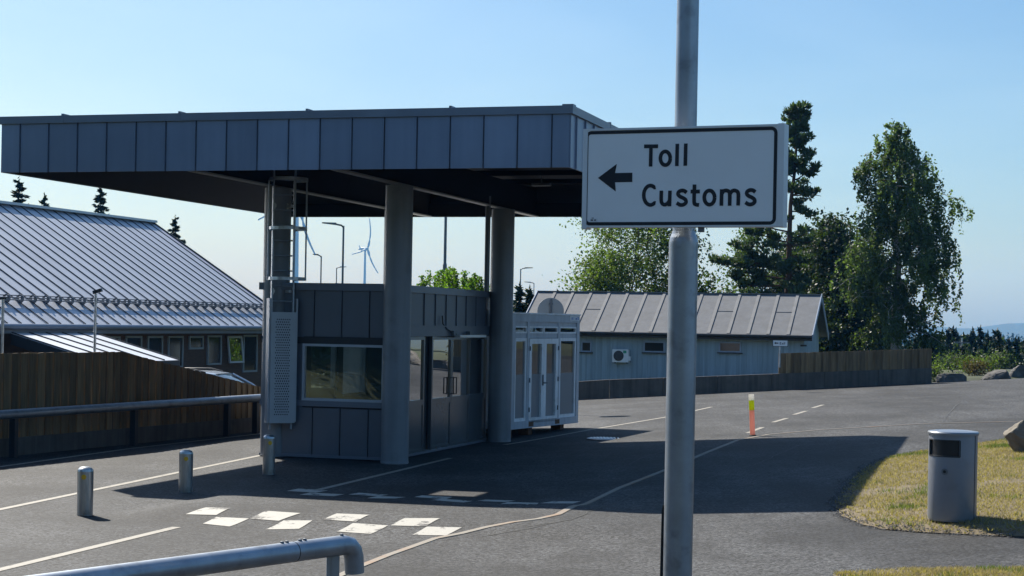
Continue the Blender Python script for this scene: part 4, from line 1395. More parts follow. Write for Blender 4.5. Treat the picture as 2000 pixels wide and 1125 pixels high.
# fence on top: frame with b along the wall (a points to the road)
RFr = Frame(*RW.w(0, .12)[:2], RW.ang + math.pi / 2 - math.pi)
def rfb(a): return RFr.loc(*RW.w(a, .12)[:2])[1]
fa0, fa1 = RW.hit_b(.12, 1522, 700)[0], RW.hit_b(.12, 1815, 700)[0]
ft0, ft1 = RW.hit_b(.12, 1522, 690)[1], RW.hit_b(.12, 1815, 681)[1]
bb0, bb1 = rfb(fa0), rfb(fa1)
lo, hi = min(bb0, bb1), max(bb0, bb1)
tps = sorted([(bb0, ft0), (bb1, ft1)])
aof = lambda b: fa0 + (fa1 - fa0) * (b - bb0) / (bb1 - bb0)
plank_fence(RFr, tps, lo, hi, lambda b: wtop(aof(b)) - .02, "low dark brown plank fence on the retaining wall below the birch", 12)

# exit sign
p = P(1524, 670.5, 52.6)
xs_ = empty("exit_sign", (p.x, p.y, 0), 0, "small white sign with a left arrow and the word Exit, before the blue shed", "road sign")
zc = p.z
mb = MB(); mb.box(-.235, .235, 0, .02, zc - .1, zc + .1); mb.build("face_panel", "sign_white", xs_)
mb = MB(); mb.frame_rect(lambda u, v, d: Vector((u, d, v)), -.235, .235, zc - .1, zc + .1, .012, -.003, .022); mb.build("border", "sign_black", xs_)
def xs2(x, y): return Vector(((x - 800) * .00362, zc - (y - 578) * .00362))
for st in ([[(797, 568), (797, 588)], [(796, 570), (808, 570)], [(796, 578), (806, 578)], [(796, 586), (808, 586)]], [[(813, 574), (823, 588)], [(823, 574), (813, 588)]], [[(829, 575), (829, 588)], [(829, 567), (829, 570.5)]], [[(838, 568), (838, 588)], [(833.5, 574.5), (843, 574.5)]]):
    mb = MB()
    for s in st: stroke(mb, [xs2(*q) for q in s], .0125, -.0032)
    mb.build("letter", "sign_black", xs_)
mb = MB()
ar = [xs2(*q) for q in ((748, 577), (764, 566), (762, 573), (784, 573), (784, 581), (762, 581), (764, 588))]
mb.add([(ar[i].x, -.004, ar[i].y) for i in (0, 1, 2, 5, 6)], [(0, 1, 2, 3, 4)]); mb.add([(ar[i].x, -.004, ar[i].y) for i in (2, 3, 4, 5)], [(0, 1, 2, 3)])
mb.build("arrow", "sign_black", xs_)
mb = MB(); mb.tube([(0, .04, RW.hit_b(0, 1524, 716)[1]), (0, .04, zc + .1)], .025, 10); mb.build("post", "galvanised", xs_)

# ================================================================== BLUE SHED
c0 = P(1574, 655, 60.0)
SHF = Frame(c0.x, c0.y, TH)
shed = empty("shed", (SHF.ox, SHF.oy, 0), TH, "long low pale blue timber shed with a grey felt roof beyond the retaining wall", "shed")
SL = SHF.hit_b(0, 1013, 640)[0]
EZ, RZ, HW = 2.2, 3.68, 2.5
GZ = -.3
rng = random.Random(5)
mb = MB()
a = SL + .25
while a < -.12:
    w = .19
    mb.box(a, min(a + w - .035, -.1), .35, .37, GZ, EZ - .02, rng.uniform(.9, 1.1))
    mb.box(a + w - .045, min(a + w + .01, -.1), .33, .35, GZ, EZ - .02, rng.uniform(.85, 1.1))
    a += w
mb.box(SL + .25, -.1, .37, .45, GZ, EZ + .1, .8)
b = .38
while b < 2 * HW - .4:
    t = min(b, 2 * HW - b) / HW
    mb.hexa([(-.12, b, GZ), (-.1, b, GZ), (-.12, b + .17, GZ), (-.1, b + .17, GZ), (-.12, b, EZ + (RZ - EZ) * t - .06), (-.1, b, EZ + (RZ - EZ) * t - .06), (-.12, b + .17, EZ + (RZ - EZ) * t - .06), (-.1, b + .17, EZ + (RZ - EZ) * t - .06)], rng.uniform(.88, 1.1))
    b += .19
mb.prism([(SL + .3, .45, GZ), (SL + .3, 2 * HW - .45, GZ), (SL + .3, 2 * HW - .45, EZ), (SL + .3, HW, RZ - .1), (SL + .3, .45, EZ)], (.1, 0, 0), .9)
mb.box(SL + .4, -.12, 2 * HW - .45, 2 * HW - .37, GZ, EZ, .9)
mb.prism([(-.2, .45, GZ), (-.2, 2 * HW - .45, GZ), (-.2, 2 * HW - .45, EZ), (-.2, HW, RZ - .15), (-.2, .45, EZ)], (.07, 0, 0), .9)
mb.build("wall", "shed_blue", shed)
mb = MB()
def slope(b, up=0.0):
    t = 1 - abs(b - HW) / HW
    return EZ + (RZ - EZ) * t + up
for (b0, b1) in ((0, HW), (HW, 2 * HW)):
    mb.hexa([(SL, b0, slope(b0)), (.22, b0, slope(b0)), (SL, b1, slope(b1)), (.22, b1, slope(b1)), (SL, b0, slope(b0) + .06), (.22, b0, slope(b0) + .06), (SL, b1, slope(b1) + .06), (.22, b1, slope(b1) + .06)])
rf = mb.build("roof", "roof_felt", shed)
mb = MB()
a0_ = SHF.hit_b(0, 1539, 653)[0]
k = 0
while a0_ - k * .71 > SL + .1:
    a = a0_ - k * .71; k += 1
    mb.bar((a, .0, slope(0, .075)), (a, HW, slope(HW, .075)), .11, .022)
mb.box(SL, .22, HW - .07, HW + .07, RZ + .055, RZ + .085)
mb.build("batten", "felt_batten", rf)
mb = MB()
for (a, b) in ((a0_ - .71 * 1, 0), (a0_ - .71 * 4, 0), (a0_ - .71 * 11, 0)):
    mb.bar((a + .03, HW * .55, slope(HW * .55, .063)), (a + .68, HW * .55, slope(HW * .55, .063)), .03, .012)
mb.build("felt_lap", "roof_felt", rf)
for (b0, b1) in ((-.02, HW), (HW, 2 * HW + .02)):
    for a in (.22, SL - .03):
        mb = MB(); mb.hexa([(a, b0, slope(b0) - .12), (a + .03, b0, slope(b0) - .12), (a, b1, slope(b1) - .12), (a + .03, b1, slope(b1) - .12), (a, b0, slope(b0) + .1), (a + .03, b0, slope(b0) + .1), (a, b1, slope(b1) + .1), (a + .03, b1, slope(b1) + .1)])
        mb.build("bargeboard", "shed_trim", shed)
mb = MB(); mb.tube([(SL, -.06, EZ - .0), (.2, -.06, EZ - .0)], .062, 12); mb.box(SL, .22, -.01, .02, EZ - .14, EZ - .002)
mb.box(SL, .22, .02, .34, EZ - .14, EZ - .12)
mb.build("gutter", "gutter_dark", shed)
for px0, px1, y0, y1 in ((1138, 1153, 669, 685), (1260, 1296, 669, 686), (1407, 1445, 670, 686)):
    aL, zt_ = SHF.hit_b(.33, px0, y0); aR, zb_ = SHF.hit_b(.33, px1, y1)
    mb = MB(); mb.frame_rect(lambda u, v, d: Vector((u, d, v)), aL - .05, aR + .05, zb_ - .05, zt_ + .05, .05, .29, .37); w_ = mb.build("window", "shed_trim", shed)
    mb = MB(); mb.box(aL - .001, aR + .001, .305, .318, zb_, zt_); mb.build("pane", "car_glass", w_)
    mb = MB(); mb.box(aL - .1, aR + .1, .24, .33, zb_ - .09, zb_ - .055); mb.build("sill", "gutter_dark", w_)
a_, z_ = SHF.hit_b(.33, 1569, 675)
mb = MB(); mb.box(a_ - .1, a_ + .12, .31, .33, z_ - .03, z_ + .03); mb.build("vent", "gutter_dark", shed)
# heat pump on the shed's wall
aL, zt_ = SHF.hit_b(.1, 1196, 682); aR, zb_ = SHF.hit_b(.1, 1227, 708)
p = SHF.w((aL + aR) / 2, .1)
hp_ = empty("heat_pump", (p.x, p.y, 0), TH, "white heat pump unit with a round black fan grille hung on the blue shed's wall", "heat pump")
w2 = (aR - aL) / 2
mb = MB(); mb.box(-w2, w2, 0, .2, zb_, zt_); mb.build("casing", "label_white", hp_)
fr = (zt_ - zb_) * .4; fx = -w2 + fr + .05; fz = (zt_ + zb_) / 2
mb = MB(); mb.tube([(fx, .0, fz), (fx, -.012, fz)], fr, 32, True, False); g_ = mb.build("fan_grille", "gutter_dark", hp_)
mb = MB()
for k in range(1, 4): mb.lathe([(fr * k / 4 - .004, 0), (fr * k / 4 + .004, 0)], 24, (0, 0, 0))
mb.v = [(fx + v[0], -.0145, fz + v[1]) for v in mb.v]
mb.build("grille_ring", "lamp_metal", g_)
mb = MB(); mb.box(w2 * .35, w2 * .75, -.006, 0, zt_ - .14, zt_ - .04); mb.build("label", "label_green", hp_)
for x0, x1 in ((-w2 * .8, -w2 * .72), (w2 * .72, w2 * .8)):
    mb = MB(); mb.box(x0, x1, .0, .22, zb_ - .04, zb_ - .001); mb.build("bracket", "gutter_dark", hp_)
mb = MB(); mb.box(w2, w2 + .07, .03, .16, zb_ + .06, zb_ + .22); mb.build("valve_cover", "label_white", hp_)

# ================================================================== STATION BUILDING ON THE LEFT
ST = Frame(-7.57, 60.0, TH)
sta = empty("station_building", (ST.ox, ST.oy, 0), TH, "long dark brown building with a steep grey standing seam metal roof behind the left fence", "building")
EZ2, RZ2, W2 = 2.2, 5.84, 5.74
NB = -27.0
def sl2(a): return EZ2 + (RZ2 - EZ2) * (-a) / W2 if a > -W2 else RZ2 - (RZ2 - EZ2) * (-a - W2) / W2
mb = MB()
for a0, a1 in ((0.0, -W2), (-W2, -2 * W2)):
    mb.hexa([(a0, NB, sl2(a0)), (a1, NB, sl2(a1)), (a0, 0, sl2(a0)), (a1, 0, sl2(a1)), (a0, NB, sl2(a0) + .05), (a1, NB, sl2(a1) + .05), (a0, 0, sl2(a0) + .05), (a1, 0, sl2(a1) + .05)])
rf = mb.build("roof", "metal_roof", sta)
mb = MB(); b = -.42
up = Vector((RZ2 - EZ2, 0, W2)).normalized()
while b > NB:
    mb.bar((0.02, b, sl2(0) + .062), (-W2, b, RZ2 + .062), .03, .022, up)
    b -= .62
mb.build("standing_seam", "seam_dark", rf)
mb = MB(); mb.bar((-W2, NB, RZ2 + .09), (-W2, .03, RZ2 + .09), .34, .08); mb.build("ridge_cap", "metal_roof_new", rf)
mb = MB(); mb.hexa([(0.02, -.02, EZ2 - .1), (-W2, -.02, RZ2 - .1), (0.02, .03, EZ2 - .1), (-W2, .03, RZ2 - .1), (0.02, -.02, EZ2 + .1), (-W2, -.02, RZ2 + .1), (0.02, .03, EZ2 + .1), (-W2, .03, RZ2 + .1)]); mb.build("bargeboard", "gutter_dark", sta)
mb = MB(); mb.tube([(.07, NB, EZ2 - .02), (.07, .02, EZ2 - .02)], .075, 14); mb.box(-.02, .0, NB, 0, EZ2 - .2, EZ2 - .005); mb.build("gutter", "zinc_cap", sta)
mb = MB(); mb.box(-.62, -.02, NB, 0, EZ2 - .22, EZ2 - .2); mb.build("soffit", "gutter_dark", sta)
# snow guards: a bracket on each seam and three pipes
aS = -.85
b = -.42
while b > NB + .5:
    mb = MB()
    z = sl2(aS) + .1
    n_ = 14
    ring = []
    for k in range(n_):
        an = 2 * math.pi * k / n_
        ring.append((aS + .12 * math.cos(an) , b, z + .06 + .12 * math.sin(an)))
    inner = [(aS + .045 * math.cos(2 * math.pi * k / n_), b, z + .09 + .045 * math.sin(2 * math.pi * k / n_)) for k in range(n_)]
    for dy in (-.015, .015):
        vs = [(x, y + dy, zz) for x, y, zz in ring] + [(x, y + dy, zz) for x, y, zz in inner]
        mb.add(vs, [(k, (k + 1) % n_, n_ + (k + 1) % n_, n_ + k) for k in range(n_)])
    vs = [(x, y - .015, zz) for x, y, zz in ring] + [(x, y + .015, zz) for x, y, zz in ring]
    mb.add(vs, [(k, (k + 1) % n_, n_ + (k + 1) % n_, n_ + k) for k in range(n_)])
    mb.build("snow_guard_bracket", "lamp_metal", rf)
    b -= .62
for da, dz in ((-.05, .15), (.04, .09), (.1, .03)):
    mb = MB(); mb.tube([(aS + da, NB, sl2(aS) + .1 + dz), (aS + da, -.1, sl2(aS) + .1 + dz)], .016, 8); mb.build("snow_guard_pipe", "lamp_metal", rf)
mb = MB()
mb.box(-.72, -.6, NB, -.5, -.6, EZ2 - .22)
mb.box(-2 * W2 + .6, -.72, -.62, -.5, -.6, EZ2 - .22)
mb.prism([(-.6, -.56, EZ2 - .22), (-2 * W2 + .6, -.56, EZ2 - .22), (-W2, -.56, RZ2 - .3)], (0, .05, 0))
mb.build("wall", "brown_wall", sta)
def st(px, py): return ST.hit_a(-.6, px, py)
for px0, px1, y0, y1 in ((200, 232, 657, 700), (244, 274, 656, 722), (287, 315, 656, 722), (327, 355, 656, 718), (368, 395, 656, 682), (404, 430, 655, 712), (474, 500, 654, 726), (512, 536, 654, 726)):
    bL, zt_ = st(px0, y0); bR, zb_ = st(px1, y1)
    fn = lambda u, v, d: Vector((d, u, v))
    mb = MB(); mb.frame_rect(fn, bL, bR, zb_, zt_, .06, -.6, -.55); w_ = mb.build("window", "window_trim", sta)
    mb = MB(); mb.box(-.598, -.59, bL + .055, bR - .055, zb_ + .055, zt_ - .055); mb.build("pane", "car_glass", w_)
bL, zt_ = st(440, 656); bR, zb_ = st(467, 708)
mb = MB()
tl_ = lambda u, v, d: Vector((-.55 + d + .1 * (zt_ - v) / (zt_ - zb_), u, v))
mb.frame_rect(tl_, bL, bR, zb_, zt_, .06, 0, .05); w_ = mb.build("window", "frame_light", sta)
mb = MB(); mb.add([tl_(bL + .05, zb_ + .05, .03), tl_(bR - .05, zb_ + .05, .03), tl_(bR - .05, zt_ - .05, .03), tl_(bL + .05, zt_ - .05, .03)], [(0, 1, 2, 3)]); mb.build("pane", "window_glass", w_)
tag(w_, "tilted open window")
# lean-to porch roof
por = empty("porch_roof", (ST.ox, ST.oy, 0), TH, "small bright metal lean-to roof rising over the left plank fence", "porch")
PA = .12
qa_ = ST.hit_a(PA, 182, 653); qb_ = ST.hit_a(PA, 22, 655)
zh = qa_[1]; b1_, b0_ = qa_[0], qb_[0] - .0
aw, zl = 2.75, zh - .68
mb = MB()
mb.hexa([(PA, b0_, zh), (aw, b0_, zl), (PA, b1_, zh), (aw, b1_, zl), (PA, b0_, zh + .04), (aw, b0_, zl + .04), (PA, b1_, zh + .04), (aw, b1_, zl + .04)])
pr = mb.build("roof", "metal_roof_new", por)
mb = MB(); nb = max(3, int((b1_ - b0_) / .66))
for i in range(nb + 1):
    b = b0_ + .02 + (b1_ - b0_ - .04) * i / nb
    mb.bar((PA, b, zh + .055), (aw, b, zl + .055), .022, .03)
mb.build("standing_seam", "seam_dark", pr)
mb = MB()
mb.hexa([(PA, b0_ - .03, zh - .25), (aw, b0_ - .03, zl - .25), (PA, b0_, zh - .25), (aw, b0_, zl - .25), (PA, b0_ - .03, zh + .02), (aw, b0_ - .03, zl + .02), (PA, b0_, zh + .02), (aw, b0_, zl + .02)])
mb.box(aw, aw + .03, b0_, b1_, zl - .2, zl + .03)
mb.build("fascia", "zinc_dark", por)
for b in (b0_ + .2, (b0_ + b1_) / 2, b1_ - .2):
    mb = MB(); mb.box(aw - .2, aw - .1, b - .05, b + .05, -.6, zl - .03); mb.build("post", "brown_wall", por)

# ================================================================== CAMERA POLES
for px, ytop, y, lab, hd in ((187, 570, 42.0, "thin grey pole with a small camera on top, before the ridged metal roof", 1), (6, 580, 38.5, "thin grey pole with a flat cap at the left edge of the picture", 0)):
    p = P(px, ytop, y)
    e_ = empty("camera_pole", (p.x, p.y, -.55), 0, lab, "pole", "thin poles behind the left fence")
    mb = MB(); mb.tube([(0, 0, 0), (0, 0, p.z + .5)], .035, 12); mb.build("pole", "galvanised", e_)
    mb = MB()
    if hd: mb.bar((-.06, 0, p.z + .53), (.16, -.05, p.z + .6), .08, .08)
    else: mb.box(-.09, .09, -.06, .06, p.z + .5, p.z + .54)
    mb.build("camera" if hd else "cap", "dark_plastic", e_)

# ================================================================== CAR BEHIND THE FENCE
cp = P(462, 735, 46.5)
car = empty("parked_car", (cp.x - .75, cp.y, -.55), R(-12), "silver estate car with roof rails parked behind the low end of the left fence", "car")
def loft(rings, n=20, pw=3.2):
    m = MB(); vs = []
    for (x, hw, z0, z1) in rings:
        for k in range(n):
            a = 2 * math.pi * k / n
            c, s = math.cos(a), math.sin(a)
            vs.append((x, hw * math.copysign(abs(c) ** (2 / pw), c), (z0 + z1) / 2 + (z1 - z0) / 2 * math.copysign(abs(s) ** (2 / pw), s)))
    m.add(vs, [(i * n + k, i * n + (k + 1) % n, (i + 1) * n + (k + 1) % n, (i + 1) * n + k) for i in range(len(rings) - 1) for k in range(n)], True)
    m.add(vs[:n], [tuple(range(n))]); m.add(vs[-n:], [tuple(range(n))])
    return m
body = loft([(-2.3, .7, .4, .85), (-2.2, .84, .3, 1.0), (-1.5, .9, .28, 1.05), (0, .91, .28, 1.02), (1.0, .91, .28, .98), (1.6, .87, .3, .9), (2.1, .78, .32, .78), (2.28, .6, .4, .66)]).build("body", "car_paint", car)
loft([(-2.1, .66, .95, 1.08), (-1.85, .7, .9, 1.45), (-1.0, .73, .9, 1.565), (-.1, .73, .9, 1.57), (.45, .72, .9, 1.5), (1.0, .7, .9, 1.22), (1.38, .66, .88, .98)], 24, 4).build("windows", "car_glass", car)
loft([(-1.98, .6, 1.40, 1.47), (-1.5, .66, 1.47, 1.56), (-.8, .67, 1.5, 1.595), (0, .66, 1.5, 1.59), (.42, .62, 1.45, 1.535)], 24, 5).build("roof", "car_paint", car)
for s in (-1, 1):
    mb = MB(); mb.tube([(-1.7, s * .62, 1.53), (-1.55, s * .62, 1.62), (-.2, s * .62, 1.645), (.15, s * .62, 1.57)], .018, 8); mb.build("roof_rail", "gutter_dark", car)
    mb = MB(); mb.tube([(.42, s * .67, 1.5), (.95, s * .71, 1.24), (1.38, s * .73, .98)], .035, 8); mb.build("pillar", "car_paint", car)
    mb = MB(); mb.bar((-.35, s * .735, 1.0), (-.3, s * .7, 1.53), .05, .03); mb.build("pillar", "car_paint", car)
    for x in (-1.4, 1.4):
        mb = MB(); mb.tube([(x, s * .72, .33), (x, s * .92, .33)], .33, 24); w_ = mb.build("wheel", "rubber", car)
        mb = MB(); mb.tube([(x, s * .9, .33), (x, s * .925, .33)], .21, 20); mb.build("rim", "aluminium", w_)

# ================================================================== BOLLARDS
BG = "steel bollards on the island before the booth"
for i, (px, py, lab) in enumerate(((162, 1008, "steel bollard standing out in the sun, far left before the booth"), (360, 962, "steel bollard at the tip of the canopy's shadow"), (523, 927.5, "steel bollard in the shade at the foot of the left column"))):
    g = G(px, py)
    g.y += .09
    if i == 0:
        bo = empty("bollard", g, 0, lab, "bollard", BG)
        mb = MB(); mb.lathe([(.1, -.05), (.1, .555), (.094, .58), (.085, .59)], 32); mb.build("tube", "brushed_steel", bo)
        mb = MB(); mb.lathe([(.085, .59), (.07, .603), (.04, .612), (0, .615)], 32); mb.build("cap", "brushed_steel", bo)
        mb = MB(); mb.tube([(0.005, -.098, .49), (.005, -.108, .49)], .032, 14, True, False); mb.build("reflector", "reflector_yellow", bo)
        b0 = bo
    else:
        bo = copy_tree(b0); bo.location = g; bo["label"] = lab; bo.rotation_euler = (0, 0, .12 * i)
        bo.scale = (1, 1, (.6, .585, .62)[i] / .59)

# ================================================================== MARKER POST
g = G(1470, 851)
mk = empty("marker_post", g, 0, "flexible pink plastic marker post with a yellow band and white top beside the kerb", "marker post")
mk.rotation_euler = (0, R(-3), 0)
def flat(z0, z1, w, d, name, m_):
    m = MB(); n_ = 16; vs = []
    for z in (z0, z1):
        for k in range(n_):
            a = 2 * math.pi * k / n_; vs.append((w * math.cos(a), d * math.sin(a), z))
    m.add(vs, [(k, (k + 1) % n_, n_ + (k + 1) % n_, n_ + k) for k in range(n_)], True); m.add(vs[n_:], [tuple(range(n_))])
    return m.build(name, m_, mk)
flat(-.05, .52, .052, .035, "shaft", "marker_pink"); flat(.52, .72, .054, .037, "band", "marker_yellow"); flat(.72, .84, .055, .038, "top", "marker_white")
mb = MB(); mb.lathe([(.075, 0), (.075, .012), (.05, .02)], 20); mb.build("foot", "rubber", mk)

# ================================================================== LITTER BIN
g = G(1859, 1008, .13)
g.z = isl[1](g.x, g.y) - .01
bn = empty("litter_bin", g, R(0), "round grey metal litter bin with a square opening on the dry grass", "litter bin")
BR, BH = .266, .965
n_ = 72
def bang(k): return 2 * math.pi * k / n_
mb = MB(); liner = MB()
o0, o1 = R(183), R(272)
zs_ = [.0, .03, .72, .90, BH]
rs2 = [BR - .012, BR, BR, BR, BR]
for i in range(4):
    for k in range(n_):
        a, b = bang(k), bang(k + 1)
        if i == 2 and a >= o0 - .01 and b <= o1 + .01: continue
        mb.add([(rs2[i] * math.cos(a), rs2[i] * math.sin(a), zs_[i]), (rs2[i] * math.cos(b), rs2[i] * math.sin(b), zs_[i]), (rs2[i + 1] * math.cos(b), rs2[i + 1] * math.sin(b), zs_[i + 1]), (rs2[i + 1] * math.cos(a), rs2[i + 1] * math.sin(a), zs_[i + 1])], [(0, 1, 2, 3)], True)
bd = mb.build("body", "bin_grey", bn)
bm_ = bmesh.new(); bm_.from_mesh(bd.data); bmesh.ops.remove_doubles(bm_, verts=bm_.verts, dist=.0005); bmesh.ops.recalc_face_normals(bm_, faces=bm_.faces); bm_.to_mesh(bd.data); bm_.free()
mb = MB(); mb.lathe([(BR - .02, .64), (BR - .02, .95)], 48); mb.lathe([(0, .66), (BR - .02, .66)], 32); mb.build("liner", "dark_plastic", bn)
mb = MB()
for a in (o0, o1):
    mb.box(BR - .03, BR + .004, -.006, .006, .72, .9, T=Matrix.Rotation(a, 4, 'Z'))
for z in (.72, .9):
    mb.lathe([(BR - .03, z - .006), (BR + .004, z - .006), (BR + .004, z + .006), (BR - .03, z + .006)], 24, (0, 0, 0), o0, o1)
mb.build("opening_rim", "gutter_dark", bn)
mb = MB(); mb.lathe([(BR - .01, BH - .012), (BR + .012, BH - .012), (BR + .014, BH + .012), (BR + .004, BH + .026), (.19, BH + .036), (.17, BH + .03), (.15, BH + .036), (0, BH + .042)], 56); mb.build("lid", "bin_lid", bn)
mb = MB(); mb.box(BR - .004, BR + .003, -.005, .005, .03, BH - .012, T=Matrix.Rotation(R(-42), 4, 'Z')); mb.build("door_seam", "seam_dark", bn)
la = R(237)
mb = MB(); c_ = Vector((math.cos(la), math.sin(la), 0))
mb.tube([c_ * (BR - .002) + Vector((0, 0, .555)), c_ * (BR + .008) + Vector((0, 0, .555))], .036, 20, True, False); lk = mb.build("lock_plate", "lamp_metal", bn)
mb = MB(); mb.tube([c_ * (BR + .008) + Vector((0, 0, .555)), c_ * (BR + .012) + Vector((0, 0, .555))], .017, 14, True, False); mb.build("keyhole", "rubber", lk)

# ================================================================== ROCKS
def rock(px0, px1, pytop, pybot, y, seed, label, flatness=.7, material="rock", depth=.8, boxy=.5):
    c = P((px0 + px1) / 2, pybot, y)
    w = (P(px1, pybot, y) - P(px0, pybot, y)).length / 2
    h = P(px0, pytop, y).z - P(px0, pybot, y).z
    rng = random.Random(seed)
    bm = bmesh.new(); bmesh.ops.create_icosphere(bm, subdivisions=4, radius=1)
    cuts = [(Vector((rng.gauss(0, 1), rng.gauss(0, 1), rng.gauss(.2, .8))).normalized(), rng.uniform(.55, .85)) for _ in range(16)]
    cuts.append((Vector((0, 0.05, 1)).normalized(), flatness))
    for v in bm.verts:
        p = v.co.normalized()
        q = Vector([math.copysign(abs(t) ** boxy, t) for t in p])
        for n, d in cuts:
            k = q.dot(n) - d
            if k > 0: q -= n * k * .92
        q += p * (.02 * math.sin(11 * q.x + seed) * math.sin(9 * q.y) + .015 * math.sin(23 * q.z + 17 * q.x))
        v.co = q
    zs = [v.co.z for v in bm.verts]; xs_ = [v.co.x for v in bm.verts]
    zmx, zmn = max(zs), -.25
    for v in bm.verts:
        v.co = Vector((v.co.x * w / max(xs_), v.co.y * w * depth, (v.co.z - zmn) * h / (zmx - zmn)))
    me = bpy.data.meshes.new("rock"); bm.to_mesh(me); bm.free()
    for p_ in me.polygons: p_.use_smooth = False
    me.materials.append(MATS[material])
    o = bpy.data.objects.new("rock", me); COL.objects.link(o)
    o.location = (c.x, c.y + w * depth * .6, c.z - .02)
    return tag(o, label, "rock", "boulders at the road's edge")
rock(1832, 1893, 728, 751, 54.0, 3, "flat topped square cut boulder just right of the retaining wall", .6, boxy=.35)
rock(1917, 1990, 721, 747, 54.4, 6, "rounded low boulder at the road's far edge, between two others", .75)
rock(1968, 2040, 711, 742, 56.0, 9, "tall grey boulder at the right edge beyond the road", .8)
rock(1967, 2066, 819, 867, 26.2, 14, "pale leaning rock on the grass at the right edge of the picture", .98, "rock_pale", .8, 1.0)

# ================================================================== LAMP POSTS
LG = "street lamps in the distance"
def lamp(px, pytop, y, label, arm=1, armlen=1.1, big=False, h=None):
    p = P(px, pytop, y)
    g = terrain_z(p.x, p.y)
    H = (p.z - g) if h is None else h
    e_ = empty("street_lamp", (p.x, p.y, g), R(15), label, "street lamp", LG)
    mb = MB()
    r0 = .105 if big else .09
    sp = (H * .3) if not big else P(px, 517, y).z - g
    mb.lathe([(r0, 0), (r0, sp), (r0 * .72, sp + .08), (r0 * .6, H)], 14)
    mb.build("pole", "lamp_metal", e_)
    mb = MB(); mb.tube([(0, 0, H - .1), (arm * .12, 0, H + .02), (arm * armlen * .4, 0, H + .08)], .05, 8); mb.build("arm", "lamp_metal", e_)
    mb = MB(); s = arm
    mb.prism([(s * armlen * .35, -.1, H + .03), (s * armlen, -.1, H + .1), (s * armlen, -.1, H + .16), (s * armlen * .35, -.1, H + .16)], (0, .22, 0)); mb.build("head", "lamp_metal", e_)
lamp(627.5, 500, 140, "short street lamp left of the far wind turbine, its head over the pole", -1, .7)
lamp(671, 441, 95, "tallest street lamp seen through the canopy, arm to the left", -1, 1.2)
lamp(657.5, 523, 190, "smallest and farthest street lamp seen under the canopy, arm to the right", 1, 1.1)
lamp(872, 350, 85, "thick stepped lamp pole rising out of the bright green bush", 1, 1.0, True)
lamp(1017, 525, 165, "street lamp to the right of the canopy, arm to the right", 1, 1.2)
lamp(1043, 553, 220, "far street lamp above the shed's left gable, arm to the left", -1, 1.3)
p = P(1879, 660, 110)
e_ = empty("utility_pole", (p.x, p.y, terrain_z(p.x, p.y)), 0, "thin pale utility pole standing before the dark conifer wood", "pole")
mb = MB(); mb.tube([(0, 0, 0), (0, 0, p.z - terrain_z(p.x, p.y))], .055, 10); mb.build("pole", "galvanised", e_)
mb = MB(); mb.bar((-.5, 0, p.z - terrain_z(p.x, p.y) - .3), (.5, 0, p.z - terrain_z(p.x, p.y) - .3), .1, .1); mb.build("crossarm", "lamp_metal", e_)

# ================================================================== WIND TURBINES
def turbine(px, pyhub, y, blade_px, label, hubdx, sc=1.0):
    hub = P(px, pyhub, y)
    g = -12.0
    e_ = empty("wind_turbine", (hub.x, hub.y, g), 0, label, "wind turbine", "wind turbines on the horizon")
    H = hub.z - g
    mb = MB(); mb.tube([(0, 0, 0), (0, 0, H * .5), (0, 0, H - 1.5)], [2.3 * sc, 1.9 * sc, 1.3 * sc], 20); mb.build("tower", "turbine_white", e_)
    hx = hubdx
    mb = MB(); mb.tube([(-9 * math.copysign(1, hx), 3, H - .2), (-6 * math.copysign(1, hx), 2, H), (3 * math.copysign(1, hx), -1, H)], [1.3, 2.0, 1.6], 12)
    mb.box(-8.5, -7.5, 2, 3.4, H + 1.5, H + 4.5); mb.build("nacelle", "turbine_white", e_)
    c = Vector((hx, -2.5, H))
    mb = MB(); mb.tube([c + Vector((-2.5, 1, 0)), c + Vector((.5, -.2, 0)), c + Vector((1.6, -.6, 0))], [1.7, 1.6, .3], 12); hubo = mb.build("hub", "turbine_white", e_)
    for tip, bend in blade_px:
        t = P(tip[0], tip[1], y) - Vector((hub.x, hub.y, g))
        t.y = c.y
        d = (t - c); L_ = d.length; d.normalize()
        side_ = Vector((d.z, 0, -d.x))
        mb = MB(); vs = []; n_ = 14
        for k in range(n_):
            s = k / (n_ - 1)
            q = c + d * L_ * s + side_ * bend * math.sin(math.pi * s) * L_ + Vector((0, -2.0 * s * s, 0))
            w = (1.0 + 2.2 * math.sin(math.pi * min(1, s * 3.0 + .05)) * (s < .32) + (0 if s < .32 else 1.1 * (1 - (s - .32) / .68))) * .55 * sc
            th = .45 * (1 - s) + .08
            for (aa, bb_) in ((-w, 0), (0, -th), (w, 0), (0, th)):
                vs.append(q + side_ * aa + Vector((0, bb_, 0)))
        mb.add(vs, [(4 * i + k, 4 * i + (k + 1) % 4, 4 * i + 4 + (k + 1) % 4, 4 * i + 4 + k) for i in range(n_ - 1) for k in range(4)], True)
        mb.add(vs[-4:], [(0, 1, 2, 3)])
        mb.build("blade", "turbine_white", e_)
turbine(713.3, 486, 2300, [((722, 427), .06), ((688, 497), -.02), ((739, 534), .05)], "wind turbine with all three blades showing, between the canopy columns", 3.4)
turbine(580.5, 400, 1750, [((617, 499), .05), ((560, 300), .05), ((505, 430), .05)], "nearer wind turbine half hidden by the ladder, one blade slanting down", 3.2, 1.35)

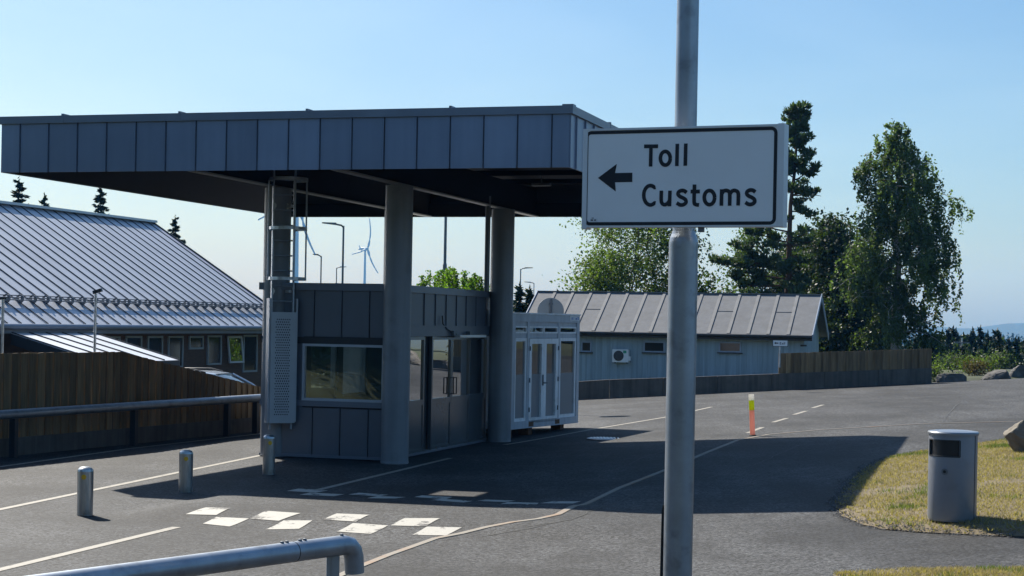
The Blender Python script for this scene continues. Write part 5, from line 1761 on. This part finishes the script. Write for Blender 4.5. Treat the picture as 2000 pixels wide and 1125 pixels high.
# ================================================================== TREES
def leaf_mesh(name, material, parent, C, size, tint, seed, elong=1.7, down=0.0, axis=None):
    rs_ = np.random.RandomState(seed)
    N = len(C)
    u = rs_.normal(size=(N, 3))
    if axis is not None:
        u = u * .45 + axis
    u[:, 2] -= down
    u /= np.linalg.norm(u, axis=1)[:, None] + 1e-9
    v = rs_.normal(size=(N, 3))
    v -= (v * u).sum(1)[:, None] * u
    v /= np.linalg.norm(v, axis=1)[:, None] + 1e-9
    s = np.asarray(size).reshape(-1, 1)
    a = u * s * elong / 2; b = v * s / 2
    V = np.stack([C - a, C + b - a * .15, C + a, C - b - a * .15], 1).reshape(-1, 3)
    me = bpy.data.meshes.new(name)
    me.vertices.add(4 * N); me.vertices.foreach_set("co", V.astype(np.float32).ravel())
    me.loops.add(4 * N); me.loops.foreach_set("vertex_index", np.arange(4 * N, dtype=np.int32))
    me.polygons.add(N); me.polygons.foreach_set("loop_start", np.arange(0, 4 * N, 4, dtype=np.int32))
    me.polygons.foreach_set("loop_total", np.full(N, 4, dtype=np.int32))
    at = me.attributes.new("tint", 'FLOAT', 'FACE'); at.data.foreach_set("value", np.asarray(tint, dtype=np.float32))
    me.update(calc_edges=True); me.validate()
    me.materials.append(MATS[material])
    o = bpy.data.objects.new(name, me); COL.objects.link(o); o.parent = parent
    return o

def interp(tab, t):
    for (a, b) in zip(tab[:-1], tab[1:]):
        if t <= b[0]: return a[1] + (b[1] - a[1]) * (t - a[0]) / (b[0] - a[0])
    return tab[-1][1]

def tree(name, loc, H, env, seed, label, cat, leafm, bark, n_limb=40, twigs=10, per=24, leaf=.12, droop=0.0, r0=.16, rise=.5, spread=.16, group=None, rz=0, stems=1, base=.1, gap=0.0, inner=.25, vary=.62):
    rng = random.Random(seed)
    rs_ = np.random.RandomState(seed)
    e_ = empty(name, loc, rz, label, cat, group)
    wood = MB(); C = []; S = []; Tn = []
    stemp = []
    for s in range(stems):
        lean = Vector((rng.uniform(-1, 1), rng.uniform(-1, 1), 0)) * (.12 if stems > 1 else .02)
        wob = [Vector((rng.gauss(0, .012), rng.gauss(0, .012), 0)) * H for _ in range(7)]
        pts = [lean * H * (k / 7) + Vector((0, 0, H * k / 7)) + (wob[k - 1] if k else Vector()) for k in range(8)]
        pts[0].z = -.3
        stemp.append(pts)
        wood.tube(pts, [r0 * (1 - .88 * k / 7) / (stems ** .5) for k in range(8)], 10, False)
    for i in range(n_limb):
        t = base + (1 - base) * ((i + rng.random()) / n_limb) ** .9
        pts = stemp[i % stems]
        f = min(t, .985) * 7; k = int(f); p0 = pts[k].lerp(pts[min(k + 1, 7)], f - k)
        az = i * 2.39996 + rng.uniform(-.4, .4)
        Rr = interp(env, t) * rng.uniform(vary, 1.1)
        if Rr < .12: Rr = .12
        d = Vector((math.cos(az), math.sin(az), 0))
        path = []
        for q in range(6):
            s = q / 5
            path.append(p0 + d * Rr * s + Vector((0, 0, Rr * (rise * s - droop * s * s * .7))) + Vector((rng.gauss(0, .03), rng.gauss(0, .03), rng.gauss(0, .03))) * Rr * s)
        wood.tube(path, [max(.008, r0 * .28 * (1 - t * .75) * (1 - s_ * .17)) for s_ in range(6)], 5, False)
        nt_ = max(2, int(twigs * (Rr / 1.5) ** .8))
        clump_t = rng.uniform(.72, 1.22)
        for w in range(nt_):
            if rng.random() < gap: continue
            s = inner + (1 - inner) * rng.random() ** .7
            k = min(4, int(s * 5)); b = path[k].lerp(path[k + 1], s * 5 - k)
            off = Vector((rng.gauss(0, 1), rng.gauss(0, 1), rng.gauss(0, .7))) * spread * (1 + Rr * .35)
            c0 = b + off
            tt = clump_t * rng.uniform(.8, 1.2)
            n_ = int(per * rng.uniform(.6, 1.3))
            if droop > .4:
                ln = rng.uniform(.35, 1.15) * (.5 + .5 * s) * min(1.0, Rr)
                z = rs_.uniform(0, 1, n_)
                side_ = Vector((rng.gauss(0, .12), rng.gauss(0, .12), 0)) * ln
                pt = np.array(c0)[None] + np.stack([side_.x * z, side_.y * z, -ln * z], 1) + rs_.normal(size=(n_, 3)) * .06
            else:
                pt = np.array(c0)[None] + rs_.normal(size=(n_, 3)) * np.array([1, 1, .75]) * spread * 1.15
            C.append(pt); S.append(leaf * rs_.uniform(.6, 1.3, n_)); Tn.append(tt * rs_.uniform(.7, 1.3, n_))
            if w % 3 == 0:
                wood.tube([b, c0], .008, 3, False)
    wood.build("trunk", bark, e_)
    leaf_mesh("crown", leafm, e_, np.concatenate(C), np.concatenate(S), np.concatenate(Tn), seed, 1.5, .8 if droop > .4 else .1)
    return e_

def conifer(name, loc, H, rad, seed, label, cat, group=None, n_wh=26, needle=.2, per=26, base=.05, bark="bark_grey", mat_="needle_spruce", top=.12, droop=.25):
    rng = random.Random(seed); rs_ = np.random.RandomState(seed)
    e_ = empty(name, loc, rng.uniform(0, 6), label, cat, group)
    wood = MB(); C, S, Tn, Ax = [], [], [], []
    wood.tube([(0, 0, -.5), (0, 0, H * .5), (0, 0, H)], [.02 * H * .7 + .03, .012 * H, .01], 8, False)
    for i in range(n_wh):
        t = base + (1 - base) * (i / n_wh)
        z = H * t
        Rr = rad * (1 - t) ** .85 + .05
        nb = rng.randint(4, 6)
        a0 = rng.uniform(0, 6.28)
        for k in range(nb):
            a = a0 + 6.283 * k / nb + rng.uniform(-.25, .25)
            L_ = Rr * rng.uniform(.35, 1.15)
            d = np.array([math.cos(a), math.sin(a), -droop + .5 * max(0, t - .75) * 3])
            zj = z
            z = zj + rng.uniform(-.6, .6) * H / n_wh
            tip = d * L_ + np.array([0, 0, z])
            if L_ > .3: wood.tube([(0, 0, z), tuple(np.array([0, 0, z]) + d * L_ * .9)], .012, 3, False)
            n_ = max(3, int(per * (.25 + L_ / max(rad, .1))))
            s = rs_.uniform(.12, 1.0, n_) ** .8
            wdt = .16 * L_ * (1.15 - s)
            pt = np.array([0, 0, z])[None] + d[None] * (L_ * s)[:, None] + rs_.normal(size=(n_, 3)) * np.stack([wdt, wdt, wdt * .35 + .02], 1)
            pt[:, 2] -= s * s * L_ * .1 - .08 * L_ * (s > .85)
            ax = np.tile(d * 1.0, (n_, 1)); ax += np.cross(ax, [0, 0, 1]) * rs_.uniform(-.8, .8, n_)[:, None]
            C.append(pt); S.append(needle * rs_.uniform(.6, 1.2, n_)); Tn.append(rng.uniform(.7, 1.25) * rs_.uniform(.75, 1.25, n_)); Ax.append(ax)
            z = zj
    C.append(np.stack([rs_.normal(0, .02, 10), rs_.normal(0, .02, 10), np.linspace(H * .95, H + top, 10)], 1)); S.append(np.full(10, needle * .6)); Tn.append(np.ones(10)); Ax.append(np.tile([0, 0, 1.0], (10, 1)))
    wood.build("trunk", bark, e_)
    leaf_mesh("crown", mat_, e_, np.concatenate(C), np.concatenate(S), np.concatenate(Tn), seed, 2.6, 0, np.concatenate(Ax))
    return e_

def pine(name, loc, H, limbs, seed, label, cat, clump=.42, per=120, needle=.13, r0=.19, group=None):
    """limbs: (height fraction, azimuth degrees, length, rise)"""
    rng = random.Random(seed); rs_ = np.random.RandomState(seed)
    e_ = empty(name, loc, 0, label, cat, group)
    wood = MB(); C, S, Tn, Ax = [], [], [], []
    wob = [Vector((rng.gauss(0, .06), rng.gauss(0, .06), 0)) for _ in range(9)]
    tp = [Vector((0, 0, H * k / 8)) + (wob[k] if 0 < k < 8 else Vector()) for k in range(9)]
    tp[0].z = -.4
    wood.tube(tp, [r0 * (1 - .85 * k / 8) for k in range(9)], 12, False)
    def cl(c, r, n_):
        v = rs_.normal(size=(n_, 3)); v /= np.linalg.norm(v, axis=1)[:, None]
        rr = rs_.uniform(.25, 1, n_)[:, None] ** .6
        C.append(np.array(c)[None] + v * rr * np.array([r, r, r * .55])); S.append(needle * rs_.uniform(.6, 1.25, n_))
        Tn.append(rng.uniform(.7, 1.3) * rs_.uniform(.75, 1.25, n_)); Ax.append(v * .9 + np.array([0, 0, .5]))
    for (hf, az, L_, rise) in limbs:
        f = min(hf, .995) * 8; k = int(f); p0 = tp[k].lerp(tp[min(8, k + 1)], f - k)
        a = R(az); d = Vector((math.cos(a), math.sin(a), 0))
        path = [p0 + d * L_ * s + Vector((0, 0, L_ * rise * (s ** 1.5))) + Vector((rng.gauss(0, .04), rng.gauss(0, .04), rng.gauss(0, .04))) * L_ * s for s in (0, .25, .5, .75, 1)]
        wood.tube(path, [r0 * .3 * (1 - hf * .6) * (1 - .2 * q) + .006 for q in range(5)], 6, False)
        n_c = max(2, int(L_ * 4.2))
        for q in range(n_c):
            s = .3 + .72 * (q + rng.random()) / n_c
            s = min(s, 1.0); kk = min(3, int(s * 4)); b = path[kk].lerp(path[kk + 1], s * 4 - kk)
            c = b + Vector((rng.gauss(0, .22), rng.gauss(0, .22), rng.gauss(.1, .12))) * (.5 + L_ * .3)
            wood.tube([b, c], .01, 3, False)
            cl(c, clump * rng.uniform(.6, 1.1), int(per * rng.uniform(.6, 1.2)))
    wood.build("trunk", "bark_pine", e_)
    leaf_mesh("crown", "needle_pine", e_, np.concatenate(C), np.concatenate(S), np.concatenate(Tn), seed, 2.4, 0, np.concatenate(Ax))
    return e_

def at(px, y):
    p = P(px, 640, y); return (p.x, p.y, terrain_z(p.x, p.y))
def height(px, py, y):
    p = P(px, py, y); return p.z - terrain_z(p.x, p.y)

# birch
tree("birch_tree", at(1752, 72), height(1755, 238, 72), [(0, 1.0), (.1, 1.6), (.2, 2.1), (.35, 2.45), (.5, 2.5), (.65, 2.3), (.76, 2.1), (.85, 1.5), (.92, .75), (1, .15)], 21,
     "tall weeping birch standing alone at the right, behind the low plank fence", "tree", "leaf_birch", "bark_birch", 76, 22, 36, .085, 1.0, .2, .55, .17, base=.14, gap=.08, vary=.42)
# dark trees between shed and birch
for k, (px, py, y, r_, lab) in enumerate(((1628, 432, 78, 1.75, "dark broad tree close to the left of the birch"), (1560, 470, 81, 1.5, "dark rounded tree behind the pine's trunk, above the shed's right end"), (1678, 500, 76, 1.2, "small dark tree half hidden behind the birch"))):
    tree("broadleaf_tree", at(px, y), height(px, py, y), [(0, r_ * .9), (.15, r_ * 1.15), (.4, r_ * 1.2), (.65, r_), (.85, r_ * .6), (1, .2)], 31 + k, lab, "tree", "leaf_deep", "bark_grey", 48, 14, 40, .11, .1, .15, .55, .24, base=.08)
tree("broadleaf_tree", at(1460, 82), height(1460, 445, 82), [(0, 1.2), (.3, 1.8), (.6, 1.6), (.85, 1.0), (1, .2)], 41, "airy green tree behind the pine's long left limbs", "tree", "leaf_dark", "bark_grey", 36, 8, 32, .1, .1, .12, .6, .22, base=.15, gap=.15)
# light group left of the post
tree("broadleaf_tree", at(1212, 78), height(1212, 405, 78), [(0, .5), (.3, 1.1), (.55, 1.9), (.75, 1.9), (.9, 1.2), (1, .3)], 51, "airy light green many stemmed tree above the shed roof, left of the sign post", "tree", "leaf_light", "bark_grey", 46, 10, 30, .085, .05, .13, .8, .22, stems=4, base=.25, gap=.22)
tree("broadleaf_tree", at(1288, 80), height(1288, 395, 80), [(0, .7), (.3, 1.4), (.55, 1.6), (.8, 1.3), (1, .3)], 52, "denser green tree directly behind the sign post's left edge", "tree", "leaf_dark", "bark_grey", 44, 10, 34, .1, .05, .13, .8, .22, stems=2, base=.2, gap=.12)
tree("shrub", at(1172, 76), height(1172, 492, 76), [(0, 1.2), (.4, 1.5), (.7, 1.2), (1, .3)], 53, "bright yellow green bush below the airy tree, above the shed roof", "bush", "leaf_light", "bark_grey", 32, 12, 36, .09, .05, .08, .6, .22, stems=3, base=.1)
tree("shrub", at(1136, 77), height(1136, 505, 77), [(0, .7), (.5, 1.0), (.8, .8), (1, .2)], 54, "thin see through sapling at the left end of the tree group", "bush", "leaf_light", "bark_grey", 18, 7, 9, .11, .05, .05, .8, .22, stems=2, base=.3, gap=.3)
tree("shrub", at(1382, 79), height(1382, 538, 79), [(0, .7), (.4, .9), (.75, .7), (1, .2)], 55, "small dark bush showing just right of the sign post", "bush", "leaf_dark", "bark_grey", 24, 9, 22, .13, .05, .06, .6, .2, stems=2, base=.2)
# bright bush through the canopy
def sapling_bush(px0, px1, y, seed, label, py):
    rng = random.Random(seed); rs_ = np.random.RandomState(seed)
    c = at((px0 + px1) / 2, y)
    e_ = empty("shrub", c, 0, label, "bush")
    wood = MB(); C, S, Tn, Ax = [], [], [], []
    w = (px1 - px0) / 2 * y / FPX
    for i in range(60):
        x, yy = rng.uniform(-w, w), rng.gauss(0, .8)
        top_px = py + (abs(x) / w) ** 2.2 * 26 + rng.uniform(0, 20) - (6 if rng.random() < .15 else 0)
        h = P((px0 + px1) / 2, top_px, y).z - c[2]
        lean = rng.gauss(0, .15)
        wood.tube([(x * .8, yy, -.2), (x, yy, h * .6), (x + lean, yy, h)], [.02, .012, .004], 4, False)
        n_ = 330
        z = rs_.uniform(.45, 1.0, n_)
        spreadr = .3 * (1.06 - z) + .03
        C.append(np.stack([x + lean * z + rs_.normal(size=n_) * spreadr, yy + rs_.normal(size=n_) * spreadr, h * z], 1)); S.append(.07 * rs_.uniform(.6, 1.2, n_)); Tn.append(rng.uniform(.75, 1.25) * rs_.uniform(.7, 1.3, n_))
    wood.build("stems", "bark_grey", e_)
    leaf_mesh("crown", "leaf_bush", e_, np.concatenate(C), np.concatenate(S), np.concatenate(Tn), seed, 1.6, -.3)
sapling_bush(818, 944, 62, 61, "bright green bush of upright shoots seen between the canopy columns", 522)

hg = tree("shrub", at(600, 76), 2.6, [(0, 1.2), (.4, 1.5), (.7, 1.2), (1, .3)], 56, "green hedge bush far behind the booth, seen only through its windows", "bush", "leaf_dark", "bark_grey", 26, 9, 20, .2, .05, .08, .5, .3, group="hedge bushes behind the booth", stems=3, base=.05)
for k in range(14):
    c = copy_tree(hg); c.location = at(618 + k * 27, 74 + (k * 37 % 9)); c.rotation_euler.z = k * 1.7; c.scale = (1.2, 1.2, .9 + .2 * (k % 3) / 2)

# pine
rng = random.Random(7)
limbs = []
for i in range(30):        # top dense part
    limbs.append((.66 + .34 * i / 30, i * 137.5 + rng.uniform(-30, 30), (1.35 - .9 * (i / 30)) * rng.uniform(.45, 1.15), rng.uniform(.0, .6)))
limbs += [(.66, -10, 1.15, .05), (.68, 170, .9, .1), (.63, 40, .9, -.05), (.60, -25, 1.0, -.1), (.56, 150, .7, 0), (.5, 5, .9, .35), (.47, -30, .95, .25)]
for i, (hf, az, L_) in enumerate(((.52, 185, 2.9), (.49, 170, 2.4), (.46, 200, 3.1), (.43, 178, 3.3), (.40, 165, 2.6), (.38, 195, 2.8), (.34, 182, 3.2), (.31, 172, 2.4), (.28, 190, 2.7), (.44, 100, 1.6), (.41, 265, 1.8), (.37, 80, 1.7), (.33, 280, 1.9), (.42, 10, 1.1), (.36, -8, 1.2), (.3, 15, 1.3), (.26, -20, 1.2), (.24, 200, 2.2), (.22, 160, 2.0))):
    limbs.append((hf + rng.uniform(-.015, .015), az + rng.uniform(-14, 14), L_ * .95 * rng.uniform(.75, 1.1), rng.uniform(-.3, .3)))
pine("pine_tree", at(1529, 75), height(1540, 203, 75), limbs, 8, "tall ragged pine with bare reddish trunk rising behind the sign's right edge", "tree", .35, 74, .105).rotation_euler = (0, R(2.4), 0)

# conifer tops behind the station building
CT = "conifer tops behind the metal roof"
s1 = conifer("spruce_tree", at(32, 92), height(32, 351, 92), 3.6, 71, "widest dark conifer top over the metal ridge, far left", "tree", CT, 34, .14, 46)
for px, py, y, lab, rad in ((82, 381, 95, "small loose conifer top just right of the widest one", .8), (192, 364, 90, "slim conifer top alone above the middle of the metal ridge", .8), (338, 424, 92, "thin pointed spruce beside the metal roof's end", .85)):
    c = copy_tree(s1); c.location = at(px, y); h_ = height(px, py, y) / height(32, 351, 92); c.scale = (h_ * rad, h_ * rad, h_); c["label"] = lab; c.rotation_euler.z = px
# young conifers by the shed's left gable
CY = "young conifers left of the shed"
y1 = conifer("spruce_tree", at(1013, 70), height(1013, 560, 70), .8, 75, "young bushy conifer between the right column and the shed's gable", "tree", CY, 16, .2, 16)
for px, py, y, lab in ((1033, 566, 72, "young conifer tip touching the shed's left gable, below a far lamp"), (1088, 573, 84, "tiny conifer tip just showing over the shed ridge")):
    c = copy_tree(y1); c.location = at(px, y); h_ = height(px, py, y) / height(1013, 560, 70); c.scale = (h_, h_, h_); c["label"] = lab; c.rotation_euler.z = px

# ------------------------------------------------------------------ wood at the right
WG1, WG2 = "dark conifers of the wood at the right", "leafy trees of the wood at the right"
rng = random.Random(15)
protos = None
def wood_spot(px, py, y): return at(px, y), height(px, py, y)
l1, h1 = wood_spot(1862, 641, 120)
cp1 = conifer("spruce_tree", l1, h1, 2.6, 81, "dark pointed conifer in the mixed wood beyond the boulders", "tree", WG1, 26, .24, 46)
l2, h2 = wood_spot(1818, 668, 105)
bp1 = tree("birch_tree", l2, h2, [(0, 1.6), (.3, 2.0), (.6, 1.7), (.85, 1.0), (1, .2)], 82, "pale green leafy tree in the mixed wood beyond the boulders", "tree", "leaf_deep", "bark_birch", 36, 8, 44, .16, .5, .12, .5, .3, group=WG2)
conspec = [(1915, 640, 118), (1948, 652, 125), (1895, 655, 115), (1878, 660, 135), (1935, 662, 110), (1968, 668, 130), (1990, 675, 140), (1840, 655, 128), (1825, 660, 138), (1802, 665, 130), (1790, 672, 140), (1776, 668, 135), (1905, 668, 104), (1955, 676, 106), (1925, 674, 100), (2010, 672, 128), (2030, 668, 125), (1850, 672, 98), (1880, 676, 96), (1975, 682, 112), (2000, 690, 118), (1835, 680, 97), (1986, 668, 150), (1960, 660, 150), (2045, 680, 120)]
rq = random.Random(44)
for _ in range(46):
    conspec.append((rq.uniform(1775, 2060), rq.uniform(644, 672), rq.uniform(85, 160)))
for px, py, y in conspec:
    c = copy_tree(cp1); l, h = wood_spot(px, py, y); c.location = l
    k = h / h1; c.scale = (k * rng.uniform(.7, 1.05), k * rng.uniform(.7, 1.05), k); c.rotation_euler.z = rng.uniform(0, 6)
for px, py, y in ((1795, 672, 100), (1832, 664, 112), (1873, 666, 110), (1900, 680, 98), (1945, 676, 102), (1960, 672, 122), (1990, 680, 115), (2012, 678, 110), (1808, 690, 92), (1780, 690, 96), (1860, 690, 92), (1920, 690, 94), (1975, 698, 100)):
    c = copy_tree(bp1); l, h = wood_spot(px, py, y); c.location = l
    k = h / h2; c.scale = (k * rng.uniform(.7, 1.0), k * rng.uniform(.7, 1.0), k); c.rotation_euler.z = rng.uniform(0, 6)
# saplings and scrub behind the boulders
SG = "scrub behind the boulders"
for k, (px, py, y, r_, m_, lab) in enumerate(((1893, 690, 60, .35, "leaf_light", "bright green upright sapling behind the square cut boulder"), (1924, 688, 61, .4, "leaf_light", "leafy sapling above the rounded boulder's left end"), (1952, 692, 64, .7, "leaf_dark", "low spreading green shrub behind the rounded boulder"), (1975, 694, 66, .6, "leaf_dark", "green shrub at the right beyond the tall boulder"), (1826, 722, 56, .4, "leaf_light", "small leafy shoot between retaining wall and boulder"), (1905, 716, 58, .45, "weed_brown", "brown dry weeds between the first two boulders"), (1862, 708, 62, .9, "leaf_dark", "dark low shrub behind the square cut boulder"))):
    tree("shrub", at(px, y), max(.3, height(px, py, y) * .5), [(0, r_ * .7), (.5, r_ * .55), (.8, r_ * .3), (1, .1)], 90 + k, lab, "bush", m_, "bark_grey", 14, 7, 30, .05, .0, .03, .9, .13, group=SG, stems=3, base=.05)
# far wood as one mass
rs_ = np.random.RandomState(3); rng = random.Random(33)
C, S, Tn, Ax = [], [], [], []
for i in range(900):
    y = rng.uniform(170, 900) if i < 700 else rng.uniform(900, 1900)
    x = y * rng.uniform(.1, .42); g = terrain_z(x, y); H = rng.uniform(7, 12) if y < 600 else rng.uniform(8, 14)
    n_ = 60 if y < 400 else 30
    z = rs_.uniform(.08, 1, n_)
    rr = (1 - z) * H * .2 + .1
    a = rs_.uniform(0, 6.283, n_)
    C.append(np.stack([x + rr * np.cos(a), y + rr * np.sin(a), g + H * z], 1)); S.append(np.full(n_, H * .1)); Tn.append(rng.uniform(.6, 1.4) * rs_.uniform(.8, 1.2, n_)); Ax.append(np.stack([np.cos(a), np.sin(a), np.full(n_, -.5)], 1))
o = leaf_mesh("far_wood", "needle_spruce", None, np.concatenate(C), np.concatenate(S), np.concatenate(Tn), 5, 1.6, 0, np.concatenate(Ax))
tag(o, "far conifer wood fading towards the hills", kind="stuff")

# hills
mb = MB()
ridge_px = [(1700, 645), (1787, 640), (1823, 637), (1854, 640), (1881, 642), (1914, 641), (1947, 635.5), (1975, 632), (2000, 631.6), (2060, 628), (2150, 636), (2300, 640)]
HY = 4200
rp = [P(x, y, HY) for x, y in ridge_px]
prof = [(-6000, 40), (-3500, 60), (-1500, 30), (0, 20)] + [(p.x, p.z) for p in rp] + [(2600, 60), (4000, 40), (7000, 20)]
nx = 240
vs = []
sn = soft_noise(77)
for j, (yy, f) in enumerate(((3100, 0), (3400, .35), (3700, .62), (4000, .9), (HY, 1.0), (4500, .5), (4900, 0))):
    for i in range(nx + 1):
        x = -5000 + 11000 * i / nx
        h = interp(prof, x)
        vs.append((x, yy + 60 * sn(x / 300, j), -14 + (h + 14) * f * (1 + .12 * sn(x / 120, j * 2.0) * (0 < f < 1))))
n = nx + 1
mb.add(vs, [(j * n + i, j * n + i + 1, (j + 1) * n + i + 1, (j + 1) * n + i) for j in range(6) for i in range(nx)], True)
tag(mb.build("hills", "hill_forest"), "blue wooded hills on the horizon", kind="structure")

# ------------------------------------------------------------------ surroundings outside the picture that the windows mirror
bt = tree("broadleaf_tree", (-14, -30, 4.0), 9.0, [(0, 2), (.3, 2.8), (.6, 2.6), (.85, 1.6), (1, .3)], 95, "broad green tree on the bank across the forecourt", "tree", "leaf_dark", "bark_grey", 40, 10, 60, .2, .1, .2, .5, .45, group="trees on the bank across the forecourt", base=.05)
rng = random.Random(2)
for x, y in [(-40, -34), (-33, -28), (-27, -36), (-21, -29), (-8, -35), (-2, -30), (5, -36), (12, -31), (-26, 6), (-31, -2), (-24, -8), (-36, 8), (-34, -14), (-29, 13), (34, 36), (40, 44), (33, 58), (44, 62), (50, 52), (38, 70), (46, 36), (56, 66)]:
    c = copy_tree(bt); c.location = (x, y, terrain_z(x, y) - .2); k = rng.uniform(.8, 1.25); c.scale = (k, k, k); c.rotation_euler.z = rng.uniform(0, 6)

# ================================================================== HAZE
if True:
    hz = bpy.data.materials.new("haze"); hz.use_nodes = True
    t = hz.node_tree; t.nodes.remove(t.nodes["Principled BSDF"])
    pv = t.nodes.new("ShaderNodeVolumePrincipled")
    pv.inputs["Color"].default_value = (0.07, 0.34, 0.86, 1)
    pv.inputs["Absorption Color"].default_value = (0.8, 0.8, 0.8, 1)
    pv.inputs["Density"].default_value = 0.0002
    t.links.new(pv.outputs[0], t.nodes["Material Output"].inputs["Volume"])
    MATS["haze"] = hz
    mb = MB(); mb.box(-5200, 6200, -320, 5300, -17.5, 175)
    tag(mb.build("haze", "haze"), "pale blue summer haze", kind="stuff")
